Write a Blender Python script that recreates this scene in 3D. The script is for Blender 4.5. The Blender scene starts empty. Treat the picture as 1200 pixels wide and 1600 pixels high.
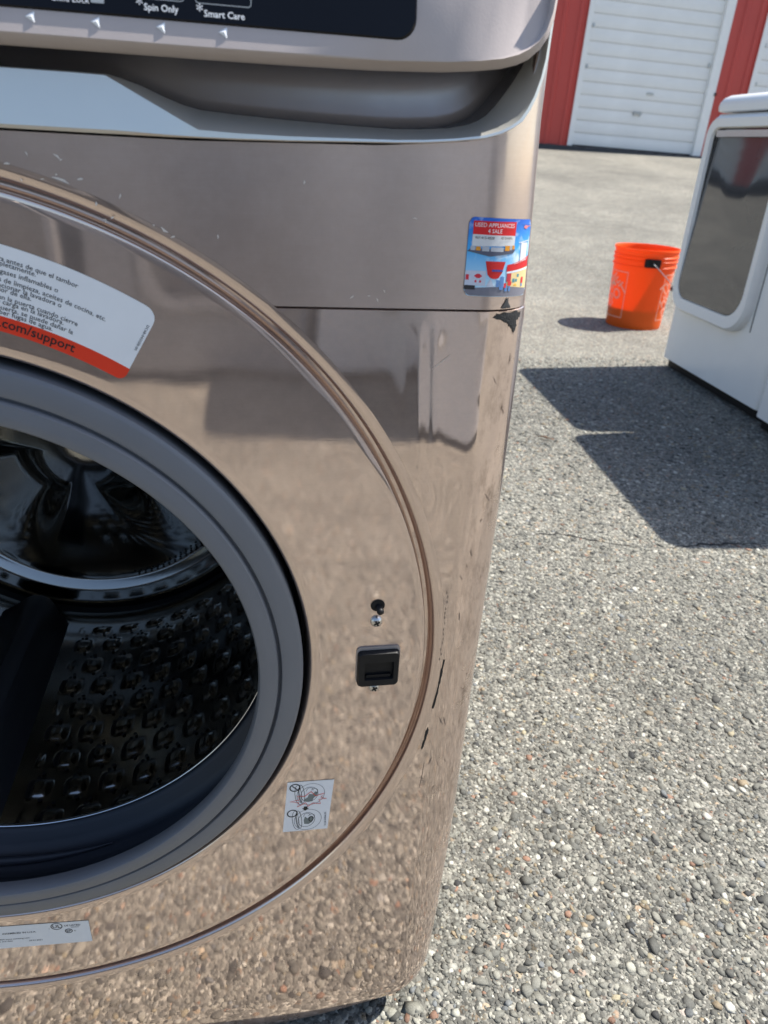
import bpy, math, random
import numpy as np
from mathutils import Vector, Matrix

random.seed(7); rng = np.random.default_rng(7)
S = bpy.context.scene; COL = S.collection
PI = math.pi; rad = math.radians

# ------------------------------------------------------------------ camera
PITCH, ROLL, YAW = 0.467, 0.059, 0.1984
CAM = Vector((0.1828, -0.3889, 0.7451))
cam_d = bpy.data.cameras.new('camera'); cam = bpy.data.objects.new('camera', cam_d); COL.objects.link(cam)
fwd = Vector((math.sin(YAW)*math.cos(PITCH), math.cos(YAW)*math.cos(PITCH), -math.sin(PITCH)))
rt = Vector((math.cos(YAW), -math.sin(YAW), 0)); up = rt.cross(fwd)
c, s = math.cos(ROLL), math.sin(ROLL)
rt2, up2 = c*rt + s*up, -s*rt + c*up
m = Matrix((rt2, up2, -fwd)).transposed().to_4x4(); m.translation = CAM
cam.matrix_world = m
cam_d.sensor_fit = 'HORIZONTAL'; cam_d.sensor_width = 36; cam_d.lens = 34.2
cam_d.clip_start = 0.01; cam_d.clip_end = 2000
cam_d.dof.use_dof = True; cam_d.dof.focus_distance = 0.55; cam_d.dof.aperture_fstop = 17
S.camera = cam

# ------------------------------------------------------------------ light
SUN = Vector((0.66, 0.05, 1.0)).normalized()
EL = math.asin(SUN.z); AZ = math.atan2(SUN.x, SUN.y)
W = bpy.data.worlds.new('World'); S.world = W; W.use_nodes = True
wn = W.node_tree.nodes; wl = W.node_tree.links; wn.clear()
sky = wn.new('ShaderNodeTexSky'); sky.sky_type = 'NISHITA'; sky.sun_disc = False
sky.sun_elevation = EL; sky.sun_rotation = AZ; sky.air_density = 1.0; sky.dust_density = 1.0; sky.ozone_density = 1.0
bg = wn.new('ShaderNodeBackground'); bg.inputs['Strength'].default_value = 0.094
wo = wn.new('ShaderNodeOutputWorld'); wl.new(sky.outputs[0], bg.inputs[0]); wl.new(bg.outputs[0], wo.inputs[0])
sd = bpy.data.lights.new('sun', 'SUN'); sd.energy = 4.0; sd.angle = rad(0.53); sd.color = (1, .95, .86)
so = bpy.data.objects.new('sun', sd); COL.objects.link(so); so.location = SUN*30
so.rotation_euler = SUN.to_track_quat('Z', 'Y').to_euler()
vs = S.view_settings; S.display_settings.display_device = 'sRGB'
vs.view_transform = 'Standard'; vs.look = 'None'; vs.gamma = 1; vs.use_curve_mapping = False; vs.exposure = 1.12
S.render.engine = 'CYCLES'; S.cycles.max_bounces = 8; S.cycles.sample_clamp_indirect = 8.0
S.cycles.caustics_reflective = False; S.cycles.caustics_refractive = False

# ------------------------------------------------------------------ helpers
def smooth(a, b, x):
    t = np.clip((np.asarray(x, float)-a)/(b-a), 0, 1); return t*t*(3-2*t)

class MB:
    def __init__(self): self.v = []; self.f = []
    def add(self, vs, fs):
        o = len(self.v); self.v += [tuple(map(float, p)) for p in vs]
        self.f += [tuple(i+o for i in q) for q in fs]; return self
    def box(self, x0, x1, y0, y1, z0, z1, skip=()):
        v = [(x, y, z) for z in (z0, z1) for y in (y0, y1) for x in (x0, x1)]
        fs = {'b': (0, 2, 3, 1), 't': (4, 5, 7, 6), 'f': (0, 1, 5, 4), 'k': (2, 6, 7, 3), 'l': (0, 4, 6, 2), 'r': (1, 3, 7, 5)}
        return self.add(v, [q for k, q in fs.items() if k not in skip])
    def grid(self, rows, closed=False, flip=False):
        n = len(rows[0]); v = [p for r in rows for p in r]; f = []
        for i in range(len(rows)-1):
            for j in range(n if closed else n-1):
                k = (j+1) % n
                q = (i*n+j, i*n+k, (i+1)*n+k, (i+1)*n+j)
                f.append(q[::-1] if flip else q)
        return self.add(v, f)
    def lathe_y(self, prof, cx, cz, n=256, a0=0, a1=2*PI, flip=False):       # prof: (R, y), axis along y
        full = abs(a1-a0-2*PI) < 1e-6
        th = [a0+(a1-a0)*i/(n if full else n-1) for i in range(n)]
        return self.grid([[(cx+R*math.cos(t), y, cz+R*math.sin(t)) for t in th] for R, y in prof], full, flip)
    def lathe_z(self, prof, cx=0, cy=0, n=96, flip=False):
        th = [2*PI*i/n for i in range(n)]
        return self.grid([[(cx+R*math.cos(t), cy+R*math.sin(t), z) for t in th] for R, z in prof], True, flip)
    def tube(self, pts, r, n=8, cap=True):
        pts = [Vector(p) for p in pts]; rows = []
        for i, p in enumerate(pts):
            d = (pts[min(i+1, len(pts)-1)]-pts[max(i-1, 0)]).normalized()
            a = d.orthogonal() if i == 0 else (a-d*a.dot(d))
            a = a.normalized(); b = d.cross(a)
            rr = r[i] if isinstance(r, (list, tuple)) else r
            rows.append([p+rr*(a*math.cos(2*PI*k/n)+b*math.sin(2*PI*k/n)) for k in range(n)])
        o = len(self.v); self.grid(rows, True)
        if cap: self.f += [tuple(o+k for k in range(n))[::-1], tuple(o+(len(pts)-1)*n+k for k in range(n))]
        return self
    def prism(self, poly, y0, y1):                                           # polygon in xz, extruded along y
        n = len(poly)
        v = [(x, y0, z) for x, z in poly]+[(x, y1, z) for x, z in poly]
        f = [tuple(range(n)), tuple(range(2*n-1, n-1, -1))]+[(i, i+n, (i+1) % n+n, (i+1) % n) for i in range(n)]
        return self.add(v, f)
    def map(self, fn): self.v = [tuple(fn(*p)) for p in self.v]; return self
    def build(self, name, mat, parent=None, sm=False, uv=False, **props):
        me = bpy.data.meshes.new(name); me.from_pydata(self.v, [], self.f); me.validate()
        return link_mesh(name, me, mat, parent, sm, uv, **props)

def link_mesh(name, me, mat, parent=None, sm=False, uv=False, **props):
    if sm:
        me.polygons.foreach_set('use_smooth', [True]*len(me.polygons))
        if sm == 'auto':
            me.set_sharp_from_angle(angle=rad(35))
    if uv:
        L = me.uv_layers.new(name='uv'); co = np.empty(len(me.vertices)*3); me.vertices.foreach_get('co', co); co = co.reshape(-1, 3)
        li = np.empty(len(me.loops), dtype=np.int32); me.loops.foreach_get('vertex_index', li)
        L.data.foreach_set('uv', np.c_[co[li, 0]+co[li, 1], co[li, 2]].astype(np.float32).ravel())
    if mat: me.materials.append(mat)
    o = bpy.data.objects.new(name, me); COL.objects.link(o)
    if parent: o.parent = parent
    for k, v in props.items(): o[k] = v
    return o

def thing(name, label, cat, loc=(0, 0, 0), rz=0, group=None):
    o = bpy.data.objects.new(name, None); COL.objects.link(o); o.empty_display_size = .1
    o.location = loc; o.rotation_euler = (0, 0, rz); o['label'] = label; o['category'] = cat
    if group: o['group'] = group
    return o

def copy_tree(o, parent=None):
    cc = o.copy(); COL.objects.link(cc)
    if parent: cc.parent = parent
    for ch in list(o.children): copy_tree(ch, cc)
    return cc

def text(s_, size, align='LEFT', bold=0.0, sx=1.0):
    cu = bpy.data.curves.new('t', 'FONT'); cu.body = s_; cu.size = size; cu.align_x = align
    cu.resolution_u = 2; cu.offset = bold*size
    ob = bpy.data.objects.new('t', cu); me = bpy.data.meshes.new_from_object(ob)
    v = [(p.co.x*sx, p.co.y) for p in me.vertices]; f = [tuple(p.vertices) for p in me.polygons]
    bpy.data.objects.remove(ob); bpy.data.meshes.remove(me); bpy.data.curves.remove(cu)
    return v, f
def textw(s_, size, sx=1.0):
    v, f = text(s_, size, sx=sx); return max(p[0] for p in v)

def rrect(x0, x1, z0, z1, r, n=8):
    if not isinstance(r, (list, tuple)): r = [r]*4          # bl, br, tr, tl
    out = []
    for (cx, cz, a), q in zip(((x0, z0, 180), (x1, z0, 270), (x1, z1, 0), (x0, z1, 90)), r):
        ox = cx+(q if cx == x0 else -q); oz = cz+(q if cz == z0 else -q)
        out += [(ox+q*math.cos(rad(a+90*i/n)), oz+q*math.sin(rad(a+90*i/n))) for i in range(n+1)]
    return out

# ------------------------------------------------------------------ materials
def mat(name, color=(.5, .5, .5), rough=.5, metal=0., var=.12, vscale=8., bump=0., bscale=200., spec=.5, rvar=0., coat=0., stretch=(1, 1, 1)):
    M = bpy.data.materials.new(name); M.use_nodes = True; N = M.node_tree.nodes; L = M.node_tree.links
    b = N['Principled BSDF']; b.inputs['Metallic'].default_value = metal; b.inputs['Roughness'].default_value = rough
    b.inputs['Specular IOR Level'].default_value = spec; b.inputs['Coat Weight'].default_value = coat
    tc = N.new('ShaderNodeTexCoord'); mp = N.new('ShaderNodeMapping'); mp.inputs['Scale'].default_value = stretch
    L.new(tc.outputs['Object'], mp.inputs[0])
    nz = N.new('ShaderNodeTexNoise'); nz.inputs['Scale'].default_value = vscale; nz.inputs['Detail'].default_value = 6
    L.new(mp.outputs[0], nz.inputs['Vector'])
    mx = N.new('ShaderNodeMix'); mx.data_type = 'RGBA'
    mx.inputs[6].default_value = (*[k*(1-var) for k in color], 1); mx.inputs[7].default_value = (*[min(1, k*(1+var)) for k in color], 1)
    L.new(nz.outputs['Fac'], mx.inputs[0]); L.new(mx.outputs[2], b.inputs['Base Color'])
    if rvar:
        mr = N.new('ShaderNodeMapRange'); mr.inputs[3].default_value = max(0.02, rough-rvar); mr.inputs[4].default_value = rough+rvar
        L.new(nz.outputs['Fac'], mr.inputs[0]); L.new(mr.outputs[0], b.inputs['Roughness'])
    if bump:
        n2 = N.new('ShaderNodeTexNoise'); n2.inputs['Scale'].default_value = bscale; n2.inputs['Detail'].default_value = 3
        L.new(mp.outputs[0], n2.inputs['Vector'])
        bp = N.new('ShaderNodeBump'); bp.inputs['Strength'].default_value = bump; bp.inputs['Distance'].default_value = .001
        L.new(n2.outputs['Fac'], bp.inputs['Height']); L.new(bp.outputs[0], b.inputs['Normal'])
    M['b'] = 1
    return M

def champagne(name, dirt=0.0, wav=.10, rough=.026, satin=.26):
    M = bpy.data.materials.new(name); M.use_nodes = True; N = M.node_tree.nodes; L = M.node_tree.links
    b = N['Principled BSDF']; b.inputs['Metallic'].default_value = 1.0
    tc = N.new('ShaderNodeTexCoord')
    def noise(sc, stretch, det=4, rg=.5):
        mp = N.new('ShaderNodeMapping'); mp.inputs['Scale'].default_value = stretch; L.new(tc.outputs['Object'], mp.inputs[0])
        n = N.new('ShaderNodeTexNoise'); n.inputs['Scale'].default_value = sc; n.inputs['Detail'].default_value = det; n.inputs['Roughness'].default_value = rg
        L.new(mp.outputs[0], n.inputs['Vector']); return n.outputs['Fac']
    def rng_(src, a, b_, lo, hi):
        r = N.new('ShaderNodeMapRange'); r.inputs[1].default_value = a; r.inputs[2].default_value = b_; r.inputs[3].default_value = lo; r.inputs[4].default_value = hi
        L.new(src, r.inputs[0]); return r.outputs[0]
    brush = noise(40, (1, 1, 38), 3, .6)                      # fine lines running along x
    c1 = N.new('ShaderNodeMix'); c1.data_type = 'RGBA'
    c1.inputs[6].default_value = (.72, .59, .52, 1); c1.inputs[7].default_value = (.79, .66, .585, 1); L.new(brush, c1.inputs[0])
    col = c1.outputs[2]
    ro = rng_(brush, .3, .7, rough-.008, rough+.012)
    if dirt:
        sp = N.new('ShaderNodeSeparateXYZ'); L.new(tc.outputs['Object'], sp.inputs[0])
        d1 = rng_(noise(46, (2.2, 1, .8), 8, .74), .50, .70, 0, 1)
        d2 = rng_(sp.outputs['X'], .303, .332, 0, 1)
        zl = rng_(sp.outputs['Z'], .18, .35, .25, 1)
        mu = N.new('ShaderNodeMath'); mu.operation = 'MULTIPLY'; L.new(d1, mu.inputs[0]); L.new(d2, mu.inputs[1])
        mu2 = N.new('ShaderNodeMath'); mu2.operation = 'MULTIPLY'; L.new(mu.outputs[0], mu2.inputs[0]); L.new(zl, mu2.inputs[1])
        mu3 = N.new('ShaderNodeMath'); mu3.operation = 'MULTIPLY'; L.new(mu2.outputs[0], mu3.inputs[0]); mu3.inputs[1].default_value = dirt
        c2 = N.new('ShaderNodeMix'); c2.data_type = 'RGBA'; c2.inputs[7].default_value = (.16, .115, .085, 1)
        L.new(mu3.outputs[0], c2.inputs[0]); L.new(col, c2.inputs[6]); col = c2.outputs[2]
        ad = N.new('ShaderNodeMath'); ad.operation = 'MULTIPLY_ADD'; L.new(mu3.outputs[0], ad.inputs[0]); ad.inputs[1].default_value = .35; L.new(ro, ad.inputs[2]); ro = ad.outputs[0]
    L.new(col, b.inputs['Base Color']); L.new(ro, b.inputs['Roughness'])
    b.inputs['Anisotropic'].default_value = .3
    tg = N.new('ShaderNodeTangent'); tg.direction_type = 'UV_MAP'; tg.uv_map = 'uv'; L.new(tg.outputs[0], b.inputs['Tangent'])
    w1 = noise(9, (1, 1, 1), 2); 
    bp = N.new('ShaderNodeBump'); bp.inputs['Strength'].default_value = wav; bp.inputs['Distance'].default_value = .004; L.new(w1, bp.inputs['Height'])
    bp2 = N.new('ShaderNodeBump'); bp2.inputs['Strength'].default_value = .012; bp2.inputs['Distance'].default_value = .0004
    L.new(brush, bp2.inputs['Height']); L.new(bp.outputs[0], bp2.inputs['Normal']); L.new(bp2.outputs[0], b.inputs['Normal'])
    b2 = N.new('ShaderNodeBsdfPrincipled'); b2.inputs['Metallic'].default_value = .85; b2.inputs['Roughness'].default_value = .42
    hs = N.new('ShaderNodeMix'); hs.data_type = 'RGBA'; hs.blend_type = 'MULTIPLY'; hs.inputs[0].default_value = 1; hs.inputs[7].default_value = (.98, .95, .96, 1)
    L.new(col, hs.inputs[6]); L.new(hs.outputs[2], b2.inputs['Base Color']); L.new(bp2.outputs[0], b2.inputs['Normal'])
    dn = noise(38, (1, 1, 1), 8, .7); dr_ = rng_(dn, .40, .75, satin, min(1, satin+.10))        # dusty film breaks up the gloss
    ms = N.new('ShaderNodeMixShader'); L.new(dr_, ms.inputs[0]); L.new(b.outputs[0], ms.inputs[1]); L.new(b2.outputs[0], ms.inputs[2]); L.new(ms.outputs[0], N['Material Output'].inputs[0])
    return M

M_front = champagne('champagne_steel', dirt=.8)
M_plate = champagne('champagne_plate', wav=.12, satin=.34)
M_upper = champagne('champagne_upper', wav=.08, rough=.16, satin=.42)
M_panel = mat('panel_paint', (.52, .455, .435), .62, .05, .05, 60, .05, 900, spec=.25)
M_silver = mat('handle_silver', (.74, .735, .69), .32, .6, .04, 30, .02, 600, rvar=.04)
M_recess = mat('recess_plastic', (.58, .58, .62), .20, .85, .06, 30, .01, 600, rvar=.03)
M_side = mat('cabinet_paint', (.50, .43, .38), .35, .3, .06, 12)
M_black = mat('black_plastic', (.008, .008, .009), .5, 0, .25, 30, .05, 500, spec=.3)
M_gloss = mat('display_glass', (.004, .004, .006), .10, 0, .3, 20, 0, rvar=.03, spec=.22)
M_rubber = mat('gasket_rubber', (.175, .178, .188), .42, 0, .10, 18, .06, 700, rvar=.06)
M_bellows = mat('bellows_rubber', (.028, .032, .042), .5, 0, .2, 10, .08, 300)
M_drum = mat('drum_steel', (.33, .325, .305), .15, 1.0, .15, 14, .03, 400, rvar=.08)
M_lip = mat('drum_rim', (.75, .76, .78), .22, 1.0, .05, 20)
M_lifter = mat('lifter_plastic', (.05, .05, .053), .38, 0, .15, 20)
M_hole = mat('hole_dark', (.004, .004, .004), .7)
M_screw = mat('screw_steel', (.62, .60, .57), .28, 1.0, .12, 300)
M_paper = mat('sticker_vinyl', (.90, .90, .90), .45, 0, .04, 60, .03, 300)
M_grey = mat('label_foil', (.82, .83, .83), .45, 0, .05, 60)
M_ink = mat('ink_black', (.012, .012, .013), .5)
M_inkgrey = mat('ink_grey', (.20, .23, .22), .5)
M_inkred = mat('ink_red', (.72, .06, .03), .5)
M_redband = mat('label_red', (.85, .045, .012), .42, 0, .05, 40)
M_white = mat('print_white', (.85, .86, .88), .5, 0, .03, 40)
M_dim = mat('print_dim', (.33, .36, .38), .5, 0, .1, 40)
M_chip = mat('bare_primer', (.014, .014, .015), .6, 0, .4, 250, .5, 900)
M_scr = mat('scratch_metal', (.80, .74, .68), .45, .6, .15, 300)
M_crystal = mat('marker_glint', (.95, .95, .95), .25, .15, .03, 80)  # near-white colour carries the glint of the small marks
M_wpaint = mat('white_enamel', (.84, .83, .80), .22, 0, .05, 9, .02, 40, rvar=.05)
M_wdoor = mat('white_door_plastic', (.85, .84, .81), .28, 0, .03, 8)
M_bglass = mat('smoked_glass', (.065, .065, .068), .05, 0, .15, 3, 0, spec=.5, rvar=.02)
M_bglass.node_tree.nodes['Principled BSDF'].inputs['IOR'].default_value = 2.1
M_red = mat('red_siding', (.52, .06, .045), .48, 0, .16, 2.2, .04, 60, stretch=(1, 1, .35))
M_slat = mat('garage_door_white', (.86, .85, .82), .42, 0, .10, 2.2, .05, 40)
M_trim = mat('trim_white', (.88, .87, .84), .45, 0, .06, 6)
M_conc = mat('threshold_shaded', (.05, .05, .052), .8, 0, .35, 12, .3, 60)  # threshold concrete with the shade below the doors put into its colour
M_roof = mat('roof_metal', (.30, .31, .32), .4, .4, .08, 2)
M_fdark = mat('dark_appliance_enamel', (.045, .045, .05), .25, .2, .1, 6)
M_fgrey = mat('grey_appliance_steel', (.36, .36, .36), .32, .25, .08, 8, stretch=(1, 1, .1))
M_twig = mat('dry_leaf', (.16, .085, .05), .8, 0, .3, 300)
M_wire = mat('bail_wire', (.45, .45, .46), .35, 1.0, .1, 200)

def bucket_mat():
    M = bpy.data.materials.new('orange_plastic'); M.use_nodes = True; N = M.node_tree.nodes; L = M.node_tree.links
    b = N['Principled BSDF']; b.inputs['Base Color'].default_value = (.98, .165, .014, 1); b.inputs['Roughness'].default_value = .38
    n = N.new('ShaderNodeTexNoise'); n.inputs['Scale'].default_value = 14; tc = N.new('ShaderNodeTexCoord'); L.new(tc.outputs['Object'], n.inputs['Vector'])
    mr = N.new('ShaderNodeMapRange'); mr.inputs[3].default_value = .3; mr.inputs[4].default_value = .5; L.new(n.outputs['Fac'], mr.inputs[0]); L.new(mr.outputs[0], b.inputs['Roughness'])
    t = N.new('ShaderNodeBsdfTranslucent'); t.inputs[0].default_value = (1.0, .21, .014, 1)
    mx = N.new('ShaderNodeMixShader'); mx.inputs[0].default_value = .42
    L.new(b.outputs[0], mx.inputs[1]); L.new(t.outputs[0], mx.inputs[2]); L.new(mx.outputs[0], N['Material Output'].inputs[0]); return M
M_orange = bucket_mat()
M_print = mat('bucket_print', (.92, .40, .28), .5, 0, .1, 60)

def asphalt():
    M = bpy.data.materials.new('asphalt'); M.use_nodes = True; N = M.node_tree.nodes; L = M.node_tree.links
    b = N['Principled BSDF']; b.inputs['Roughness'].default_value = .85; b.inputs['Specular IOR Level'].default_value = .3
    tc = N.new('ShaderNodeTexCoord'); O = tc.outputs['Object']
    def vor(sc):
        v = N.new('ShaderNodeTexVoronoi'); v.inputs['Scale'].default_value = sc; v.inputs['Randomness'].default_value = 1; L.new(O, v.inputs['Vector']); return v
    def noise(sc, d=5):
        n = N.new('ShaderNodeTexNoise'); n.inputs['Scale'].default_value = sc; n.inputs['Detail'].default_value = d; L.new(O, n.inputs['Vector']); return n.outputs['Fac']
    def ramp(src, stops):
        r = N.new('ShaderNodeValToRGB'); e = r.color_ramp.elements
        while len(e) > 1: e.remove(e[-1])
        e[0].position = stops[0][0]; e[0].color = (*stops[0][1], 1)
        for p, cc in stops[1:]:
            k = e.new(p); k.color = (*cc, 1)
        L.new(src, r.inputs[0]); return r.outputs[0]
    def mixc(f, a, b_, mode='MIX'):
        x = N.new('ShaderNodeMix'); x.data_type = 'RGBA'; x.blend_type = mode
        for sk, v in ((x.inputs[0], f), (x.inputs[6], a), (x.inputs[7], b_)):
            if hasattr(v, 'is_linked'): L.new(v, sk)
            else: sk.default_value = v
        return x.outputs[2]
    def math_(op, a, b_=None):
        x = N.new('ShaderNodeMath'); x.operation = op
        for i, v in enumerate((a, b_)):
            if v is None: continue
            if hasattr(v, 'is_linked'): L.new(v, x.inputs[i])
            else: x.inputs[i].default_value = v
        return x.outputs[0]
    def sep(col):
        x = N.new('ShaderNodeSeparateColor'); L.new(col, x.inputs[0]); return x.outputs[0], x.outputs[1]
    st = [(0, (.11, .107, .098)), (.2, (.18, .176, .162)), (.45, (.25, .243, .222)), (.72, (.34, .33, .298)), (.9, (.46, .44, .395)), (1, (.64, .62, .565))]
    v1 = vor(120); v2 = vor(290)
    r1, h1 = sep(v1.outputs['Color']); r2, _ = sep(v2.outputs['Color'])
    c1 = ramp(r1, st); c2 = ramp(r2, st)
    tint = ramp(h1, [(0, (1, 1, 1)), (.8, (1, 1, 1)), (.86, (1.12, .98, .80)), (.95, (1.18, .88, .74)), (1, (.9, .95, 1.05))])
    c1 = mixc(1.0, c1, tint, 'MULTIPLY')
    k = ramp(v1.outputs['Distance'], [(0, (0, 0, 0)), (.42, (0, 0, 0)), (.58, (1, 1, 1))])
    col = mixc(k, c1, c2)
    big = ramp(noise(.9, 6), [(.3, (.54, .54, .52)), (.5, (.69, .69, .66)), (.7, (.82, .815, .77))])
    col = mixc(1.0, col, big, 'MULTIPLY')
    med = ramp(noise(7, 5), [(.3, (.86, .86, .86)), (.7, (1.1, 1.1, 1.1))]); col = mixc(1.0, col, med, 'MULTIPLY')
    L.new(col, b.inputs['Base Color'])
    hh = math_('SUBTRACT', 1.0, v1.outputs['Distance']); h2 = math_('MULTIPLY', math_('SUBTRACT', 1.0, v2.outputs['Distance']), .4)
    ht = math_('ADD', hh, h2)
    bp = N.new('ShaderNodeBump'); bp.inputs['Strength'].default_value = .9; bp.inputs['Distance'].default_value = .0032
    L.new(ht, bp.inputs['Height']); L.new(bp.outputs[0], b.inputs['Normal'])
    return M
M_asph = asphalt()

def stone_mat():
    M = bpy.data.materials.new('aggregate'); M.use_nodes = True; N = M.node_tree.nodes; L = M.node_tree.links
    b = N['Principled BSDF']; b.inputs['Roughness'].default_value = .75; b.inputs['Specular IOR Level'].default_value = .35
    a = N.new('ShaderNodeAttribute'); a.attribute_name = 'tone'
    tc = N.new('ShaderNodeTexCoord'); n = N.new('ShaderNodeTexNoise'); n.inputs['Scale'].default_value = 600; n.inputs['Detail'].default_value = 4; L.new(tc.outputs['Object'], n.inputs['Vector'])
    mr = N.new('ShaderNodeMapRange'); mr.inputs[1].default_value = .3; mr.inputs[2].default_value = .7; mr.inputs[3].default_value = .72; mr.inputs[4].default_value = 1.15; L.new(n.outputs['Fac'], mr.inputs[0])
    x = N.new('ShaderNodeMix'); x.data_type = 'RGBA'; x.blend_type = 'MULTIPLY'; x.inputs[0].default_value = 1
    L.new(a.outputs['Color'], x.inputs[6]); L.new(mr.outputs[0], x.inputs[7]); L.new(x.outputs[2], b.inputs['Base Color'])
    bp = N.new('ShaderNodeBump'); bp.inputs['Strength'].default_value = .4; bp.inputs['Distance'].default_value = .0006; L.new(n.outputs['Fac'], bp.inputs['Height']); L.new(bp.outputs[0], b.inputs['Normal'])
    return M
M_stone = stone_mat()

# ------------------------------------------------------------------ ground
def gz(y):
    t = max(0.0, min(y, 26)-3.0); return .0841*(math.sqrt(t*t+1)-1)
xs = [-400, -150, -60, -30, -15, -8, -4, -2, -1, -.5, 0, .5, 1, 1.5, 2, 3, 4, 6, 8, 10, 13, 18, 30, 60, 150, 400]
ys = [-400, -150, -60, -30, -15, -8, -4, -2, -1, -.5, 0, .5, 1, 1.5, 2, 2.5]+[2.8+.3*i for i in range(40)]+[16, 18, 20, 22, 24, 26, 30, 60, 150, 400]
MB().grid([[(x, y, gz(y)) for x in xs] for y in ys]).build('ground', M_asph, None, True, kind='structure')

CRACK = [(.50, .965), (.60, .93), (.685, .912), (.76, .930), (.851, .925), (.90, .897), (.948, .875), (1.037, .846), (1.14, .856), (1.301, .847), (1.45, .88), (1.62, .868), (1.85, .91)]
rc = random.Random(21); CP = []
for (xa, ya), (xb, yb) in zip(CRACK, CRACK[1:]):
    n_ = max(2, int((xb-xa)/.011))
    for i in range(n_):
        t = i/n_; CP.append((xa+(xb-xa)*t, ya+(yb-ya)*t+rc.uniform(-.0045, .0045), rc.uniform(.0010, .0042)*(.55+.45*math.sin(xa*23+t*3))))
def crack_dist(x, y):
    cx_ = np.array([p[0] for p in CP]); return np.abs(y-np.interp(x, cx_, [p[1] for p in CP]))-np.interp(x, cx_, [max(.0006, p[2]) for p in CP]), (x > CP[0][0]) & (x < CP[-1][0])
MB().grid([[(x, y+sg*max(.0006, w_), .0012) for x, y, w_ in CP] for sg in (-1, 1)]).build('crack', mat('crack_dark', (.018, .018, .018), .95, 0, .4, 200), None, kind='structure')

def gravel():
    # icosahedron squashed, one stone per jittered cell
    ph = (1+5**.5)/2
    iv = np.array([(-1, ph, 0), (1, ph, 0), (-1, -ph, 0), (1, -ph, 0), (0, -1, ph), (0, 1, ph), (0, -1, -ph), (0, 1, -ph), (ph, 0, -1), (ph, 0, 1), (-ph, 0, -1), (-ph, 0, 1)])/np.sqrt(1+ph*ph)
    fi = np.array([(0, 11, 5), (0, 5, 1), (0, 1, 7), (0, 7, 10), (0, 10, 11), (1, 5, 9), (5, 11, 4), (11, 10, 2), (10, 7, 6), (7, 1, 8), (3, 9, 4), (3, 4, 2), (3, 2, 6), (3, 6, 8), (3, 8, 9), (4, 9, 5), (2, 4, 11), (6, 2, 10), (8, 6, 7), (9, 8, 1)])
    P = []
    def patch(x0, x1, y0, y1, cell, rmean, keep):
        nx, ny = int((x1-x0)/cell), int((y1-y0)/cell)
        gx, gy = np.meshgrid(np.arange(nx), np.arange(ny))
        p = np.c_[gx.ravel(), gy.ravel()].astype(float)+rng.uniform(0, 1, (nx*ny, 2))
        p = p*cell+[x0, y0]; p = p[rng.uniform(size=len(p)) < keep]
        r = np.clip(rmean*np.exp(rng.normal(0, .46, len(p))), .0011, .0085)
        P.append(np.c_[p, r])
    patch(.27, 1.55, -.30, .95, .0056, .0024, .95)
    patch(-.75, .30, -.85, -.02, .0054, .0022, .92)
    patch(.30, .75, -.85, -.30, .0066, .0026, .92)
    patch(.62, 2.05, .95, 2.4, .0092, .0034, .9)
    patch(.27, 1.45, -.30, .75, .0052, .0017, .85); patch(-.6, .5, -.6, -.02, .0056, .0018, .7)
    P = np.concatenate(P)
    P = P[~((P[:, 0] < .34) & (P[:, 1] > .03))]
    cd, inx = crack_dist(P[:, 0], P[:, 1]); P = P[~(inx & (cd < P[:, 2]*.75))]
    n = len(P)
    d = iv[None]*(1+rng.uniform(-.32, .30, (n, 12, 1)))
    sc = np.c_[rng.uniform(.85, 1.35, n), rng.uniform(.7, 1.05, n), rng.uniform(.20, .40, n)]
    d = d*sc[:, None, :]*P[:, 2][:, None, None]
    # tilt + spin
    a = rng.uniform(0, 2*PI, n); t = rng.normal(0, .16, n)
    y_, z_ = d[..., 1].copy(), d[..., 2].copy()
    ct, st_ = np.cos(t)[:, None], np.sin(t)[:, None]; d[..., 1] = y_*ct-z_*st_; d[..., 2] = y_*st_+z_*ct
    x_, y_ = d[..., 0].copy(), d[..., 1].copy()
    ca, sa = np.cos(a)[:, None], np.sin(a)[:, None]; d[..., 0] = x_*ca-y_*sa; d[..., 1] = x_*sa+y_*ca
    d[..., 0] += P[:, 0][:, None]; d[..., 1] += P[:, 1][:, None]; d[..., 2] += (P[:, 2]*rng.uniform(-.16, .06, n))[:, None]
    pal = np.array([(.15, .147, .138), (.20, .196, .182), (.25, .244, .224), (.29, .282, .256), (.34, .33, .298), (.41, .395, .352), (.52, .50, .445), (.68, .655, .60), (.42, .33, .23), (.38, .22, .16), (.07, .07, .072), (.26, .27, .285), (.52, .45, .32)])
    pr = np.array([.15, .17, .15, .12, .12, .10, .085, .065, .03, .014, .03, .026, .015]); pr = pr/pr.sum()
    c_ = pal[rng.choice(len(pal), n, p=pr)]*rng.uniform(.44, .78, (n, 1))*np.array([.98, 1, .955])
    verts = d.reshape(-1, 3); faces = (fi[None]+12*np.arange(n)[:, None, None]).reshape(-1)
    me = bpy.data.meshes.new('gravel'); nf = n*20
    me.vertices.add(n*12); me.vertices.foreach_set('co', verts.astype(np.float32).ravel())
    me.loops.add(nf*3); me.loops.foreach_set('vertex_index', faces.astype(np.int32))
    me.polygons.add(nf); me.polygons.foreach_set('loop_start', np.arange(0, nf*3, 3, dtype=np.int32)); me.polygons.foreach_set('loop_total', np.full(nf, 3, np.int32))
    me.update(calc_edges=True)
    at = me.attributes.new('tone', 'FLOAT_COLOR', 'POINT')
    at.data.foreach_set('color', np.c_[np.repeat(c_, 12, 0), np.ones(n*12)].astype(np.float32).ravel())
    o = link_mesh('gravel', me, M_stone, None, False, kind='stuff', label='coarse grey and tan stones exposed in the worn asphalt', category='gravel')
    print('stones', n)
gravel()

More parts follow.
